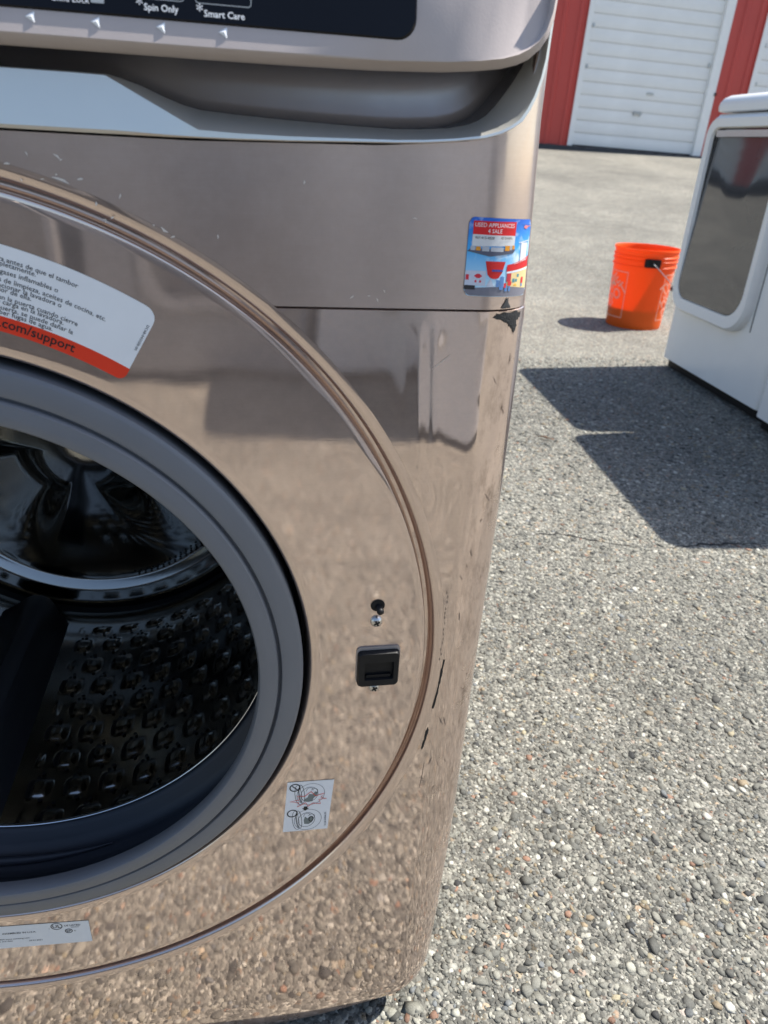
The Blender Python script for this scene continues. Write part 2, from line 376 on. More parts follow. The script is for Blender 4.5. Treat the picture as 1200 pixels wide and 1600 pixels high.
# ------------------------------------------------------------------ garage building
GY, GZ, PER, X0 = 13.8, .915, 3.36, 6.04
gb = thing('garage_building', 'red metal garage building with white roll-up doors across the lot', 'building', (X0, GY, GZ))
gb.rotation_euler = (0, rad(1.1), 0)
DW, DH = 2.71, 3.05
kmin, kmax = -6, 1
for k in range(kmin, kmax+2):                                  # red ribbed wall strips between the doors
    x0 = k*PER-(PER-DW); x1 = k*PER
    mb = MB(); prof = []; x = x0
    while x < x1-.02:
        w = min(.30, x1-x)
        prof += [(x, 0), (x+w*.60, 0), (x+w*.68, -.022), (x+w*.86, -.022), (x+w*.94, 0)]; x += .30
    prof.append((x1, 0))
    mb.grid([[(a, b, z) for a, b in prof] for z in (-.05, 4.2)])
    mb.build('wall_panel', M_red, gb)
MB().box(kmin*PER-.65, (kmax+1)*PER, .12, 6, -.1, 4.2).build('wall', M_red, gb)
MB().box(kmin*PER-.7, (kmax+1)*PER+.05, -.09, 6.1, 4.2, 4.34).build('roof', M_roof, gb)
mb = MB()
for k in range(kmin, kmax+1): mb.box(k*PER, k*PER+DW, -.005, .118, DH, 4.19)
mb.build('wall_header', M_red, gb)
slat_me = None
ox, sw, rowh = .10, 2.44, .2032
def slat_mb():
    pr = [(0.02, .0025), (.004, .004), (0, .012), (0, .088), (.004, .0965), (.004, .1015), (0, .110), (0, .190), (.005, .199), (.02, .2007)]
    pr = [(y, z*1) for y, z in pr]
    pr = [(.02, .0008), (.003, .0018), (0, .014), (0, .150), (.0022, .160), (.0026, .187), (.001, .198), (.02, .2022)]
    return MB().grid([[(0, y, z), (sw, y, z)] for y, z in pr], flip=True)
slat0 = None
for k in range(kmin, kmax+1):
    gd = bpy.data.objects.new('garage_door', None); COL.objects.link(gd); gd.parent = gb; gd.location = (k*PER+ox, .05, .0)
    for i in range(15):
        if slat0 is None:
            sl = slat_mb().build('slat', M_slat, gd, 'auto'); slat0 = sl
        else:
            sl = slat0.copy(); COL.objects.link(sl); sl.parent = gd
        sl.location = (0, 0, i*rowh)
    t = MB(); t.box(-.10, -.002, -.066, .03, -.02, DH); t.box(sw+.002, sw+.168, -.066, .03, -.02, DH); t.box(-.10, sw+.168, -.066, .03, DH+.001, DH+.12)
    t.build('door_trim', M_trim, gd)
    MB().box(0, sw, .035, .06, -.05, DH).build('door_core', M_hole, gd)
    h = MB(); h.box(1.10, 1.26, -.035, -.004, .575, .60); h.box(1.11, 1.13, -.02, -.001, .55, .62); h.box(1.23, 1.25, -.02, -.001, .55, .62)
    h.build('door_handle', M_wire, gd)
    h = MB(); h.box(1.30, 1.42, -.02, -.0015, .90, .935); h.build('lock_bar', M_wire, gd)
    if k >= 0:
        for zz in (1.22, 1.83):
            MB().box(.03, .07, -.018, -.001, zz, zz+.05).build('hinge', M_wire, gd)
        MB().box(sw-.07, sw-.03, -.018, -.001, 1.42, 1.48).build('hinge', M_wire, gd)
        MB().box(sw+.15, sw+.185, -.085, -.0665, .98, 1.03).build('latch_keeper', M_black, gd)
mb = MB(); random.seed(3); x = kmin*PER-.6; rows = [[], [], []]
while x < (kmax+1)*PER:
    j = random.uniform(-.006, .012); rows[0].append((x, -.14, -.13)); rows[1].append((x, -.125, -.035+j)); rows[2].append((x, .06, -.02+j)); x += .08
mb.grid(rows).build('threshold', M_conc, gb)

# ------------------------------------------------------------------ washing machine
ZC = .43
wm = thing('washing_machine', 'champagne front-loading washing machine with its door missing and a dented front', 'washing machine')
def dx(z): return float(np.interp(z, [.034, .14, .25, .40, .55, .66, .71, .76, .9], [.010, .005, .002, .001, -.0008, 0, .0025, .005, .006]))
def corner(x):                                                 # depth of the rounded right/left edge at x (shift removed)
    a = abs(x)-.308
    if a <= 0: return 0.0
    return .03*(1-math.sqrt(max(0, 1-(min(a, .035)/.035)**2)))
PHI = [rad(a) for a in (0, 4, 8, 13, 18, 24, 30, 36, 43, 50, 57, 64, 71, 78, 84, 90)]
def dent(x, z):
    y = 0.0
    g = lambda u, s_: math.exp(-(u/s_)**2)
    v = float(smooth(.560, .590, z)*(1-smooth(.645, .664, z)))
    xr = .2745+.006*(.66-z)/.09
    y -= .0004*g(x-xr, .0042)*v; y -= .00032*g(x-xr-.0095, .0038)*v
    y -= .0006*g(x-(.279+(.575-z)*.25), .0042)*g(z-.566, .010)
    y += .0014*g((x-.312), .024)*g(z-.622, .036)
    y -= .0003*g(x-.312, .008)*g(z-.622, .010)
    y += .0012*g(x-.300, .018)*g(z-.545, .03)
    y += .0003*g(x-.20-.4*(.15-z), .06)*g(z-.10, .04)
    return y
def front_row(z, xc, n=46):
    d_ = dx(z); row = []
    x1 = .308-d_
    for i in range(n+1):
        t = i/n; x = xc+(x1-xc)*t; row.append((x, dent(x, z), z))
    for p in PHI[1:]:
        x = .308-d_+.035*math.sin(p); row.append((x, .03*(1-math.cos(p))+dent(x, z)*math.cos(p), z))
    row.append((.343-d_, .06, z)); return row
ZS = .667                                                       # seam between lower panel and drawer panel
ROUT = .308
def both(rows):                                                 # right side and its mirror image
    m_ = MB(); m_.grid(rows); 
    m_.grid([[(-x, y, z) for x, y, z in r] for r in rows], flip=True); return m_
th_s = math.asin((ZS-.0012-ZC)/ROUT)
zb = [];  rows = []
zlow = ZC-ROUT
for i in range(40):                                             # below the ring
    t = i/40; z0 = .012+(zlow-.012)*t; rows.append(('b', z0, 0.0))
N_ = 190
for i in range(N_+1):
    a = -PI/2+(th_s+PI/2)*i/N_; rows.append(('c', ZC+ROUT*math.sin(a), ROUT*math.cos(a)))
out = []
for k, z0, xc in rows:
    r = front_row(z0, xc)
    if z0 < .075:                                               # lower corner is rounded
        w = (1-(z0-.012)/.063)**2
        r = [(x-.012*w*max(0, (x-.2)/.14), y+.006*(w**2), z+w*.030*max(0, (x-.17)/.16)**2) for x, y, z in r]
    out.append(r)
first = [(x, y+.012, z+.001) for x, y, z in out[0]]; last = [(x, y+.012, z) for x, y, z in out[-1]]
rim_top = [(x, y+.0012, z+.0006) for x, y, z in out[-1]]
lower = both([first]+out+[rim_top, last]); lower.build('front_panel', M_front, wm, 'auto', True)

def zt(x): return float(np.interp(x, [0, .16, .25, .298, .313, .320, .3232, .3262, .3282, .3298, .36], [.7412, .7416, .7443, .7485, .7526, .7560, .7625, .7690, .7770, .80, .86]))
out = []
Nu = 90
for i in range(Nu+1):
    a = th_s+(PI/2-th_s)*i/Nu; zn = ZC+ROUT*math.sin(a) if i < Nu else .7412
    if i == 0: zn = ZS
    xc = ROUT*math.cos(a) if i < Nu else 0.0
    t = (zn-ZS)/(.7412-ZS)
    r = front_row(ZS+.0, xc); r2 = []
    for (x, y, z) in r:
        zz = ZS+(zt(x)-ZS)*t; sft = dx(zz) if x > .25 else 0
        f = min(1, max(0, (x-.25)/.058)); r2.append((x-sft*f, y if y < .03 else y, zz))
    # keep the ring edge exact
    r2[0] = (xc, 0, min(zn, zt(xc)))
    out.append(r2)
first = [(x, y+.010, z) for x, y, z in out[0]]; last = [(x, y+.012, z) for x, y, z in out[-1]]
up_ = both([first]+out+[last]); up_.build('drawer_panel', M_upper, wm, 'auto', True)

# ring round the porthole: rim, groove, inner lip, plate
prof = [(.3080, .004), (.30795, 0), (.3060, .0001), (.3044, .0003), (.3032, .0006), (.3022, .0010), (.3014, .0017), (.3009, .0028), (.3006, .0045), (.3004, .0070), (.3001, .0094), (.2992, .0104), (.2970, .0106), (.2960, .0100), (.2957, .0080), (.2956, .0055), (.2955, .0032), (.2953, .0022), (.2949, .0017), (.2942, .0015), (.2905, .0015), (.282, .0015)]
prof += [(.282-(.282-.2250)*i/16, .0015) for i in range(1, 17)]
prof += [(.2230, .0015), (.2200, .0016), (.2186, .0019), (.2174, .0027), (.2167, .0042), (.2162, .0070), (.2158, .014), (.2155, .032)]
MB().lathe_y(prof, 0, ZC, 384).build('porthole_surround', M_plate, wm, 'auto', True)
PY = .0014
KP = (-CAM.y+PY)/(-CAM.y)
def onplate(x, y, z): return (CAM.x+(x-CAM.x)*KP, y, CAM.z+(z-CAM.z)*KP)   # the plate lies a little behind the panel face

# gasket, bellows, drum
g = [(.2112, .03), (.2120, .012), (.2124, .002), (.2122, -.0006), (.2112, -.0018), (.2096, -.0024), (.2040, -.0032), (.1992, -.0036), (.1984, -.0034), (.1979, -.0024), (.1976, -.0006), (.1970, .0000), (.1963, -.0004), (.1959, -.0024), (.1955, -.0042), (.1948, -.0050), (.1900, -.0060), (.1855, -.0066), (.1838, -.0060), (.1828, -.0042), (.1826, .001), (.1845, .006)]
MB().lathe_y(g, 0, ZC, 320).build('gasket', M_rubber, wm, 'auto')
g = [(.1850, .006), (.192, .012), (.201, .020), (.209, .027), (.2135, .034), (.2145, .040), (.2125, .044), (.2140, .049), (.2135, .055), (.208, .060), (.202, .064), (.199, .0668), (.1985, .0695)]
gk = MB().lathe_y(g, 0, ZC, 256); gk.build('bellows', M_bellows, wm, True)
a = [rad(-128+i*1.5) for i in range(38)]
MB().tube([(.2105*math.cos(t), .045, ZC+.2105*math.sin(t)) for t in a], [.0005+.0035*math.sin(PI*i/37) for i in range(38)], 10).build('bellows_fold', M_bellows, wm, True)
MB().lathe_y([(.1985, .0690), (.1972, .0660), (.1962, .0655), (.1956, .0668), (.1962, .069), (.198, .0705)], 0, ZC, 256).build('drum_rim', M_lip, wm, True)
DY0, DY1, DR = .0745, .425, .235
LIFT = [-110, 10, 130]
def emb(th, y):
    d = min(abs((th-l+180) % 360-180) for l in LIFT)
    if d < 13 or y < .086 or y > .39: return 0
    row = int((y-.086)//.036); v = ((y-.086) % .036)/.036-.5
    u = ((th+(3.9 if row % 2 else 0)) % 7.8)/7.8-.5
    a_ = max(abs(u)*1.05, abs(v)*1.0); rr = math.hypot(u, v)
    b_ = 1-float(smooth(.20, .37, .55*a_*1.15+.45*rr))
    nib = .35*math.exp(-((u/.10)**2+(v/.22)**2))
    return .0046*b_-.0018*nib
rows = []
nth = 600
rows.append([(.199*math.cos(2*PI*i/nth), .0700, ZC+.199*math.sin(2*PI*i/nth)) for i in range(nth)])
rows.append([(.205*math.cos(2*PI*i/nth), .0735, ZC+.205*math.sin(2*PI*i/nth)) for i in range(nth)])
rows.append([(.232*math.cos(2*PI*i/nth), .0735, ZC+.232*math.sin(2*PI*i/nth)) for i in range(nth)])
ny = 116
for j in range(ny+1):
    y = DY0+.002+(DY1-DY0-.002)*j/ny; r_ = []
    for i in range(nth):
        th = 360*i/nth; R = DR-emb(th, y)
        r_.append((R*math.cos(rad(th)), y, ZC+R*math.sin(rad(th))))
    rows.append(r_)
dr = MB().grid(rows, True).build('drum', M_drum, wm, True)
rows = []
for j in range(46):
    R = .0005+.2345*j/45; r_ = []
    for i in range(240):
        th = 2*PI*i/240
        lob = max(float(smooth(.12, .80, .5+.5*math.cos(3*th+rad(270)))), float(1-smooth(.035, .085, R)))
        h = .012*math.exp(-(R/.05)**2)+.052*lob*float(1-smooth(.06, .205, R))
        h += .012*float(smooth(.192, .198, R)*(1-smooth(.222, .230, R)))
        r_.append((R*math.cos(th), DY1+.012-h, ZC+R*math.sin(th)))
    rows.append(r_)
MB().grid(rows, True).build('drum_back', M_drum, dr, True)
mb = MB()
def disc(R, th, y, q, mb, normal='r'):
    t = rad(th)
    if normal == 'r':
        c_ = Vector((R*math.cos(t), y, ZC+R*math.sin(t))); e1 = Vector((-math.sin(t), 0, math.cos(t))); e2 = Vector((0, 1, 0))
    else:
        c_ = Vector((R*math.cos(t), y, ZC+R*math.sin(t))); e1 = Vector((1, 0, 0)); e2 = Vector((0, 0, 1))
    mb.add([c_+q*(e1*math.cos(k*PI/4)+e2*math.sin(k*PI/4)) for k in range(8)], [tuple(range(8))])
for row in range(9):
    y = .086+.036*row
    for q in range(48):
        th = q*7.8+(3.9 if row % 2 else 0)
        for dth, dy in ((-3.9, .018), (-3.1, .004), (-4.7, .031), (0, 0)):
            if min(abs((th+dth-l+180) % 360-180) for l in LIFT) < 14 or y+dy > .40: continue
            disc(DR-.0016, th+dth, y+dy, .0019, mb)
mb.build('drum_hole', M_hole, dr, kind='stuff')
mb = MB()
for q in range(150):
    for R in (.183, .188):
        lob = 0
        a_ = (q*2.4-15) % 120
        if 25 < a_ < 70: disc(R, q*2.4+(1.2 if R > .185 else 0), DY1+.008, .0016, mb, 'y')
mb.build('drum_back_hole', M_hole, dr, kind='stuff')
for l in LIFT:
    sec = [(-9.5, 0), (-8.6, .006), (-6.5, .022), (-4.2, .040), (-2.4, .048), (0, .050), (2.4, .048), (4.2, .040), (6.5, .022), (8.6, .006), (9.5, 0)]
    rows = []
    for y, f in ((.088, .05), (.090, .5), (.100, .85), (.13, 1), (.25, 1), (.36, 1), (.395, .8), (.405, .1)):
        rows.append([((DR+.002-h*f)*math.cos(rad(l+a_)), y, ZC+(DR+.002-h*f)*math.sin(rad(l+a_))) for a_, h in sec])
    MB().grid(rows).build('lifter', M_lifter, wm, 'auto')
MB().lathe_y([(.238, .07), (.240, .44), (.001, .44)], 0, ZC, 64).build('tub', M_hole, wm, True)
MB().lathe_y([(.2138, .0295), (.2380, .0300), (.2380, .069)], 0, ZC, 96).build('tub_front', M_hole, wm, True)

# cabinet shell
mb = MB(); mb.box(-.3405, .3405, .045, .76, .022, .95, skip=('f',)); mb.build('cabinet', M_side, wm)
for x in (-.28, .28):
    for y in (.09, .70):
        MB().lathe_z([(.001, .0), (.022, 0), (.024, .006), (.016, .010), (.010, .014), (.010, .03), (.001, .03)], x, y, 20).build('foot', M_black, wm, 'auto')
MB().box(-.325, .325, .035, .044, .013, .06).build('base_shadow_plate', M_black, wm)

# silver handle lip with its scooped recess
P_ = [(-.345, .7425, .7656, .7662, 0), (-.2, .7425, .7656, .7662, 0), (0, .7425, .7656, .7662, 0), (.08, .7425, .7656, .7661, 0), (.110, .7425, .7656, .7662, 0), (.1245, .74255, .7654, .7660, .02), (.130, .7426, .7627, .7648, .12),
      (.138, .7426, .7587, .7626, .3), (.148, .7426, .7537, .7586, .55), (.156, .7427, .7497, .7560, .8), (.1633, .7428, .7462, .7545, 1), (.18, .7430, .7457, .7534, 1), (.2044, .7436, .7457, .7526, 1), (.23, .7446, .7463, .7519, 1), (.2562, .7455, .7469, .7516, 1),
      (.27, .7463, .7477, .7521, 1), (.285, .7477, .7491, .7534, 1), (.295, .7490, .7505, .7556, 1)]
def hrow(A, B, C, w):
    (ax, az), (bx, bz), (cx_, cz) = A, B, C
    ya = corner(ax); yb = corner(bx); yc = corner(cx_)
    pts = [(ax, ya+.006, az-.0002), (ax, ya-.0025, az), (ax+(bx-ax)*.05, ya-.0042, az+(bz-az)*.05+.0004)]
    pts += [(bx, yb-.0040+.0035*(1-w), bz), (bx+(cx_-bx)*.12, yb-.0026+.0035*(1-w), bz+(cz-bz)*.12)]
    d1 = .003+.010*w
    pts += [(cx_, yc+d1, cz), (cx_+(bx-cx_)*-.04, yc+d1+.002, cz+.0002)]
    b0 = .012+.012*w; hh = .80-cz
    pts += [(cx_-.001*w, yc*.4+b0+.006, cz-.0006), (cx_-.0015*w, yc*.2+b0+.012, cz-.0002), (cx_-.002*w, b0+.0140, cz+.0018), (cx_-.003*w, b0+.0150, cz+.0060), (cx_-.0035*w, b0+.0158, cz+.0105), (cx_-.004*w, b0+.0163, cz+.0150), (cx_-.005*w, b0+.0167, cz+.022), (cx_-.006*w, b0+.0168, cz+.05)]
    return pts
rows = [hrow((x, a_), (x, b_), (x+.0004, c_), w) for x, a_, b_, c_, w in P_]
E_ = [((.3000, .7498), (.2996, .7513), (.3005, .7578)), ((.3075, .7520), (.3068, .7535), (.3045, .7603)), ((.3135, .7550), (.3123, .7562), (.3082, .7640)), ((.3180, .7580), (.3163, .7590), (.3112, .7678)), ((.3215, .7630), (.3197, .7637), (.3140, .7715)), ((.3245, .7690), (.3228, .7694), (.3172, .7760)), ((.3270, .7770), (.3254, .7772), (.3207, .7815)), ((.3282, .7850), (.3268, .7850), (.3230, .7862)), ((.3288, .80), (.3276, .80), (.3250, .80))]
rows += [hrow(a_, b_, c_, 1) for a_, b_, c_ in E_]
MB().grid([r[:7] for r in rows]).build('drawer_handle', M_silver, wm, 'auto')
MB().grid([r[6:] for r in rows]).build('handle_recess', M_recess, wm, True)

# control panel
TL = math.tan(rad(11))
def fy(z): return -.016+(z-.778)*TL
fx = [-.335, -.328, -.31, -.28, -.2, -.1, 0, .087, .163, .20, .246, .275, .290, .300, .307, .312, .3165, .3195, .3215, .3228]
fz = [.815, .795, .783, .7795, .7778, .7776, .7776, .7776, .7776, .7779, .7785, .7800, .7815, .7830, .7850, .7875, .7910, .7955, .8020, .8150]
gx = [-.340, -.332, -.312, -.28, -.2, -.1, 0, .087, .163, .20, .246, .276, .292, .3035, .311, .3168, .3215, .3248, .3268, .3278]
gzz = [.815, .790, .778, .7750, .7738, .7737, .7737, .7737, .7739, .7741, .7747, .7760, .7775, .7792, .7812, .7838, .7878, .7928, .8000, .8150]
pc = lambda x: .16*corner(x*.3425/.3228*.995)
rows = []
rows.append([(x, .055, z+.004) for x, z in zip(gx, gzz)])
rows.append([(x, -.004+pc(x), z) for x, z in zip(gx, gzz)])
rows.append([(x+(X-x)*.12, -.008+pc(X), z+(Z-z)*.12) for x, z, X, Z in zip(gx, gzz, fx, fz)])
rows.append([(x+(X-x)*.82, -.0155+pc(X), z+(Z-z)*.82) for x, z, X, Z in zip(gx, gzz, fx, fz)])
rows.append([(X, fy(Z)+pc(X), Z) for X, Z in zip(fx, fz)])
for zz in (.82, .84, .87, .90, .93, .948):
    rows.append([(X, fy(zz)+pc(X), zz) for X in fx])
rows.append([(X, fy(.95)+.006+pc(X), .956) for X in fx]); rows.append([(X, .10, .958) for X in fx])
MB().grid(rows).build('control_panel', M_panel, wm, 'auto')
mb = MB(); mb.box(-.3405, -.3395, -.0, .05, .80, .95)
def onp(x, z, d_=0.0): return (x, fy(z)-d_, z)                   # point on the control panel, d_ proud of it
poly = rrect(-.24, .2592, .7868, .925, .0085, 6)
mb = MB(); n = len(poly)
mb.add([onp(x, z, .0009) for x, z in poly]+[onp(x+(.0010 if x > 0 else -.001), z+(.001 if z > .85 else -.001), -.0002) for x, z in poly], [tuple(range(n))]+[(i, i+n, (i+1) % n+n, (i+1) % n) for i in range(n)])
disp = mb.build('display', M_gloss, wm)
def put(mb, s_, size, x, z, fn, align='LEFT', bold=0., sx=1.):
    v, f = text(s_, size, align, bold, sx); mb.add([fn(x+a_, z+b_) for a_, b_ in v], f)
mb = MB(); P2 = lambda x, z: onp(x, z, .0011)
put(mb, 'Spin Only', .00350, .1447, .7890, P2, bold=.012, sx=1.0); put(mb, '*', .0066, .1417, .7888, P2)
put(mb, 'Smart Care', .00350, .1688, .7885, P2, bold=.012, sx=1.03); put(mb, '*', .0066, .1658, .7883, P2)
put(mb, 'Child Lock', .0034, .1085, .7896, P2)
put(mb, 'Delay End', .0034, .0755, .7897, P2)
for zz in (.806,):
    for x, w_ in ((.0755, 'Normal'), (.105, 'Bedding'), (.140, 'Towels'), (.168, 'Delicates')): put(mb, w_, .0034, x, zz, P2)
mb.build('lettering', M_white, disp)
mb = MB()
def outline(mb, poly, w_, fn):
    n = len(poly); cx_ = sum(p[0] for p in poly)/n; cz_ = sum(p[1] for p in poly)/n
    inn = []
    for i, p in enumerate(poly):
        a_, b_ = poly[i-1], poly[(i+1) % n]; t_ = Vector((b_[0]-a_[0], b_[1]-a_[1]))
        if t_.length < 1e-9: t_ = Vector((1, 0))
        t_.normalize(); inn.append((p[0]-t_.y*w_, p[1]+t_.x*w_))
    mb.add([fn(*p) for p in poly]+[fn(*p) for p in inn], [(i, (i+1) % n, (i+1) % n+n, i+n) for i in range(n)])
for x0, x1 in ((.0755, .0945), (.1065, .1255), (.1375, .1610), (.1655, .1885)): outline(mb, rrect(x0, x1, .7930, .8030, .0014, 4), .0003, P2)
mb.build('button_outline', M_dim, disp)
MB().add([P2(*p) for p in rrect(.1240, .1292, .7900, .7920, .0003, 2)], [tuple(range(12))]).build('indicator_window', M_dim, disp)
for x in (.1002, .1253, .1512, .1766, .0745):
    z = .7832; b_ = fy(z)
    v = [(x-.0022, b_-.0002, z+.0002), (x+.0015, fy(z+.0022)-.0002, z+.0022), (x+.0013, fy(z-.0020)-.0002, z-.0020), (x+.0003, b_-.0008, z+.0003)]
    MB().add(v, [(0, 3, 1), (1, 3, 2), (2, 3, 0)]).build('button_mark', M_crystal, wm)

# latch, hook hole, screws
lt = MB()
o_ = [rrect(.2484, .2772, .4132, .4420, .0030, 5), rrect(.2486, .2770, .4134, .4418, .0030, 5), rrect(.2494, .2762, .4142, .4410, .0026, 5), rrect(.2533, .2733, .4190, .4338, .0012, 5), rrect(.2539, .2728, .4196, .4332, .0010, 5)]
ys_ = [.003, -.0022, -.0036, -.0034, .0001]
lt.grid([[(x, y, z) for x, z in p] for p, y in zip(o_, ys_)], True)
n = len(o_[-1]); lt.add([(x, .0001, z) for x, z in o_[-1]], [tuple(range(n))]); lt.map(onplate)
latch = lt.build('door_latch', M_black, wm, 'auto')
MB().prism(rrect(.2546, .2715, .4198, .4222, .0008, 3), -.0016, .0000).map(onplate).build('latch_tongue', M_black, latch, 'auto')
MB().prism(rrect(.2478, .2776, .4145, .4440, .003, 4), .0004, .0013).map(onplate).build('latch_gasket', M_side, latch, 'auto')
def screw(x, z, r_):
    prof_ = [(.0001, PY-.0030), (r_*.35, PY-.0029), (r_*.7, PY-.0022), (r_*.92, PY-.0010), (r_, PY+.0004)]
    sc = MB().lathe_y(prof_, x, z, 28, flip=True).map(onplate).build('screw', M_screw, wm, True)
    a_ = rad(28); mb = MB(); L_, w_ = r_*.50, r_*.15
    for q in (0, PI/2):
        pts = [(-L_, -w_), (L_, -w_), (L_, w_), (-L_, w_)]
        mb.add([(x+px*math.cos(a_+q)-pz*math.sin(a_+q), PY-.00315-(q*.00003), z+px*math.sin(a_+q)+pz*math.cos(a_+q)) for px, pz in pts], [(0, 1, 2, 3)])
    mb.map(onplate).build('screw_slot', M_hole, sc)
screw(.2601, .4646, .0043); screw(.2611, .4098, .0042)
mb = MB(); mb.add([(.2605+.0047*math.cos(t*PI/14), PY-.0003, .4770+.0045*math.sin(t*PI/14)) for t in range(28)], [tuple(range(28))])
hk = mb.map(onplate).build('hook_hole', M_hole, wm)
MB().tube([(.2605, .006, .4768), (.2612, .0000, .4758), (.2617, -.0030, .4748), (.2620, -.0042, .4742)], [.0020, .0023, .0024, .0019], 14).map(onplate).build('latch_pin', M_black, hk, True)

# ---- stickers on the surround
def polar(R, thd, y): t = rad(thd); return (R*math.cos(t), y, ZC+R*math.sin(t))
def Rs(R0, th): return R0+.0001*(min(th, 90)-67)
def band(mb, ra, rb, t0, t1, y, n=60, roundr=0.0):
    rows = []
    for i in range(n+1):
        t = t0+(t1-t0)*i/n; cut = 0.0
        if roundr:
            d_ = rad(t-t0)*.25
            if d_ < roundr: cut = roundr-math.sqrt(max(0, roundr**2-(roundr-d_)**2))
        rows.append((t, cut))
    return rows
def arc_sheet(ra, rb, t0, t1, y, ca=0., cb=0., n=72):
    """sector with rounded corners (ca at inner radius, cb at outer) at the t0 end"""
    rin, rout = [], []
    ts = [t0+(t1-t0)*(i/n)**1.6 for i in range(n+1)]
    for t in ts:
        d_ = rad(t-t0)*.25
        f = lambda c_: c_-math.sqrt(max(0, c_**2-(c_-d_)**2)) if d_ < c_ else 0.
        rin.append(polar(Rs(ra, t)+f(ca), t, y)); rout.append(polar(Rs(rb, t)-f(cb), t, y))
    m_ = MB(); m_.grid([rin, rout]); return m_
SY = PY-.0002
st = arc_sheet(.2379, .2716, 59.15, 121, SY, 0, .0065); 
inst = st.map(onplate).build('instruction_sticker', M_paper, wm, label='white curved warning sticker in Spanish with a red web address band')
arc_sheet(.2303, .23785, 59.1, 121, SY, .0045, 0).map(onplate).build('red_band', M_redband, inst)
def arc_text(mb, s_, size, R0, thend, bold=0., sx=1.0):
    v, f = text(s_, size, 'LEFT', bold, sx); w_ = max(p[0] for p in v)
    mb.add([polar(Rs(R0, thend+math.degrees((w_-a_)/R0))+b_, thend+math.degrees((w_-a_)/R0), SY-.00015) for a_, b_ in v], f)
mb = MB()
for s_, R0, te in (('No abra la puerta de la lavadora antes de que el tambor', .2646, 67.45), ('se haya detenido completamente.', .2624, 71.6), ('No lave prendas que contengan gases inflamables o', .2588, 69.2),
                   ('solventes, gasolina, productos de limpieza, aceites de cocina, etc.', .2550, 63.75), ('No permita que los ni\u00f1os hagan funcionar la lavadora o', .2523, 68.5), ('jueguen dentro o alrededor de ella.', .2502, 71.6),
                   ('No deje ropa atrapada en la puerta cuando cierre', .2466, 66.35), ('la puerta al insertar la carga en la lavadora.', .2445, 67.8), ('Si queda ropa en la puerta, se puede da\u00f1ar la', .2417, 66.55), ('junta y puede haber fugas de agua.', .2394, 68.75)):
    arc_text(mb, s_, .00335, R0-.0006, te, .004, 1.04)
mb.map(onplate).build('lettering', M_ink, inst)
mb = MB(); arc_text(mb, 'www.samsung.com/support', .0066, .2325, 65.8, .012, 1.0); mb.map(onplate).build('web_address', M_ink, inst); mb = MB()
q = [(.2635, 63.35), (.2632, 59.95), (.2487, 59.95), (.2490, 63.5)]
pts = [Vector((R*math.cos(rad(t)), ZC+R*math.sin(rad(t)))) for R, t in q][::-1]
v, f = text('DC68-04305B-00', .0019, sx=1.1); a_ = rad(59.6+180); base = Vector(polar(.2625, 59.68, SY-.00015))
mb.add([base+Vector((px*math.cos(a_)-py*math.sin(a_), 0, px*math.sin(a_)+py*math.cos(a_))) for px, py in v], f)
mb.map(onplate).build('code_number', M_ink, inst)

# warning pictogram
wc = [(.1972, .2742), (.2312, .2733), (.2354, .3246), (.2011, .3257)]
def wq(u, v, y=SY):                                              # u,v in 0..1 of the sticker, v up
    a_, b_, c_, d_ = [Vector(p) for p in wc]; p = (a_*(1-u)+b_*u)*(1-v)+(d_*(1-u)+c_*u)*v; return (p.x, y, p.y)
ws = MB().grid([[wq(u/4, v/4) for u in range(5)] for v in range(5)]).map(onplate).build('warning_sticker', M_grey if False else M_paper, wm, label='small white pictogram sticker with a red burst outline')
def stroke(mb, pts, w_, closed=False, y=SY-.00015):
    pts = [Vector((p[0], p[1]*1.5)) for p in pts]; n = len(pts); Lp, Rp = [], []
    for i in range(n):
        a_ = pts[(i-1) % n] if closed or i > 0 else pts[i]; b_ = pts[(i+1) % n] if closed or i < n-1 else pts[i]
        t_ = (b_-a_).normalized(); nn = Vector((-t_.y, t_.x))*w_/2; Lp.append(pts[i]+nn); Rp.append(pts[i]-nn)
    V = [wq(p.x, p.y/1.5, y) for p in Lp+Rp]
    mb.add(V, [(i, (i+1) % n, (i+1) % n+n, i+n) for i in range(n if closed else n-1)])
def ell(cx_, cy_, a_, b_, t0=0, t1=360, n=28, rot=0):
    o__ = []
    for i in range(n+(0 if t1-t0 == 360 else 1)):
        t = rad(t0+(t1-t0)*i/n); x, y = a_*math.cos(t), b_*math.sin(t)*1.5; r_ = rad(rot)
        o__.append((cx_+x*math.cos(r_)-y*math.sin(r_), cy_+(x*math.sin(r_)+y*math.cos(r_))/1.5))
    return o__
mb = MB()
for oy, first_ in ((0, True), (-.515, False)):
    stroke(mb, ell(.17, .885+oy+.005, .105, .068), .026, True)
    if first_: stroke(mb, [(.11, .925), (.23, .845)], .024)
    stroke(mb, ell(.53, .74+oy, .30, .21), .007, True)
    stroke(mb, ell(.50, .74+oy, .185, .145), .009, True)
    stroke(mb, ell(.335, .755+oy, .055, .185, rot=10), .010, True); stroke(mb, ell(.275, .74+oy, .085, .195, 90, 290, rot=10), .009)
    stroke(mb, ell(.30, .74+oy, .03, .15, rot=10), .008, True)
    stroke(mb, ell(.50, .82+oy, .07, .05, 0, 200), .008); stroke(mb, ell(.60, .80+oy, .07, .05, -60, 160), .008)
stroke(mb, ell(.60, .235, .045, .05), .022, True)
mb.add([wq(u, v, SY-.00016) for u, v in ((.41, .50), (.49, .50), (.49, .465), (.53, .465), (.45, .415), (.37, .465), (.41, .465))], [tuple(range(7))])
v, f = text('DC68-04306A-00', .0020); a_ = rad(90); base = Vector(wq(.955, .07, SY-.00015))
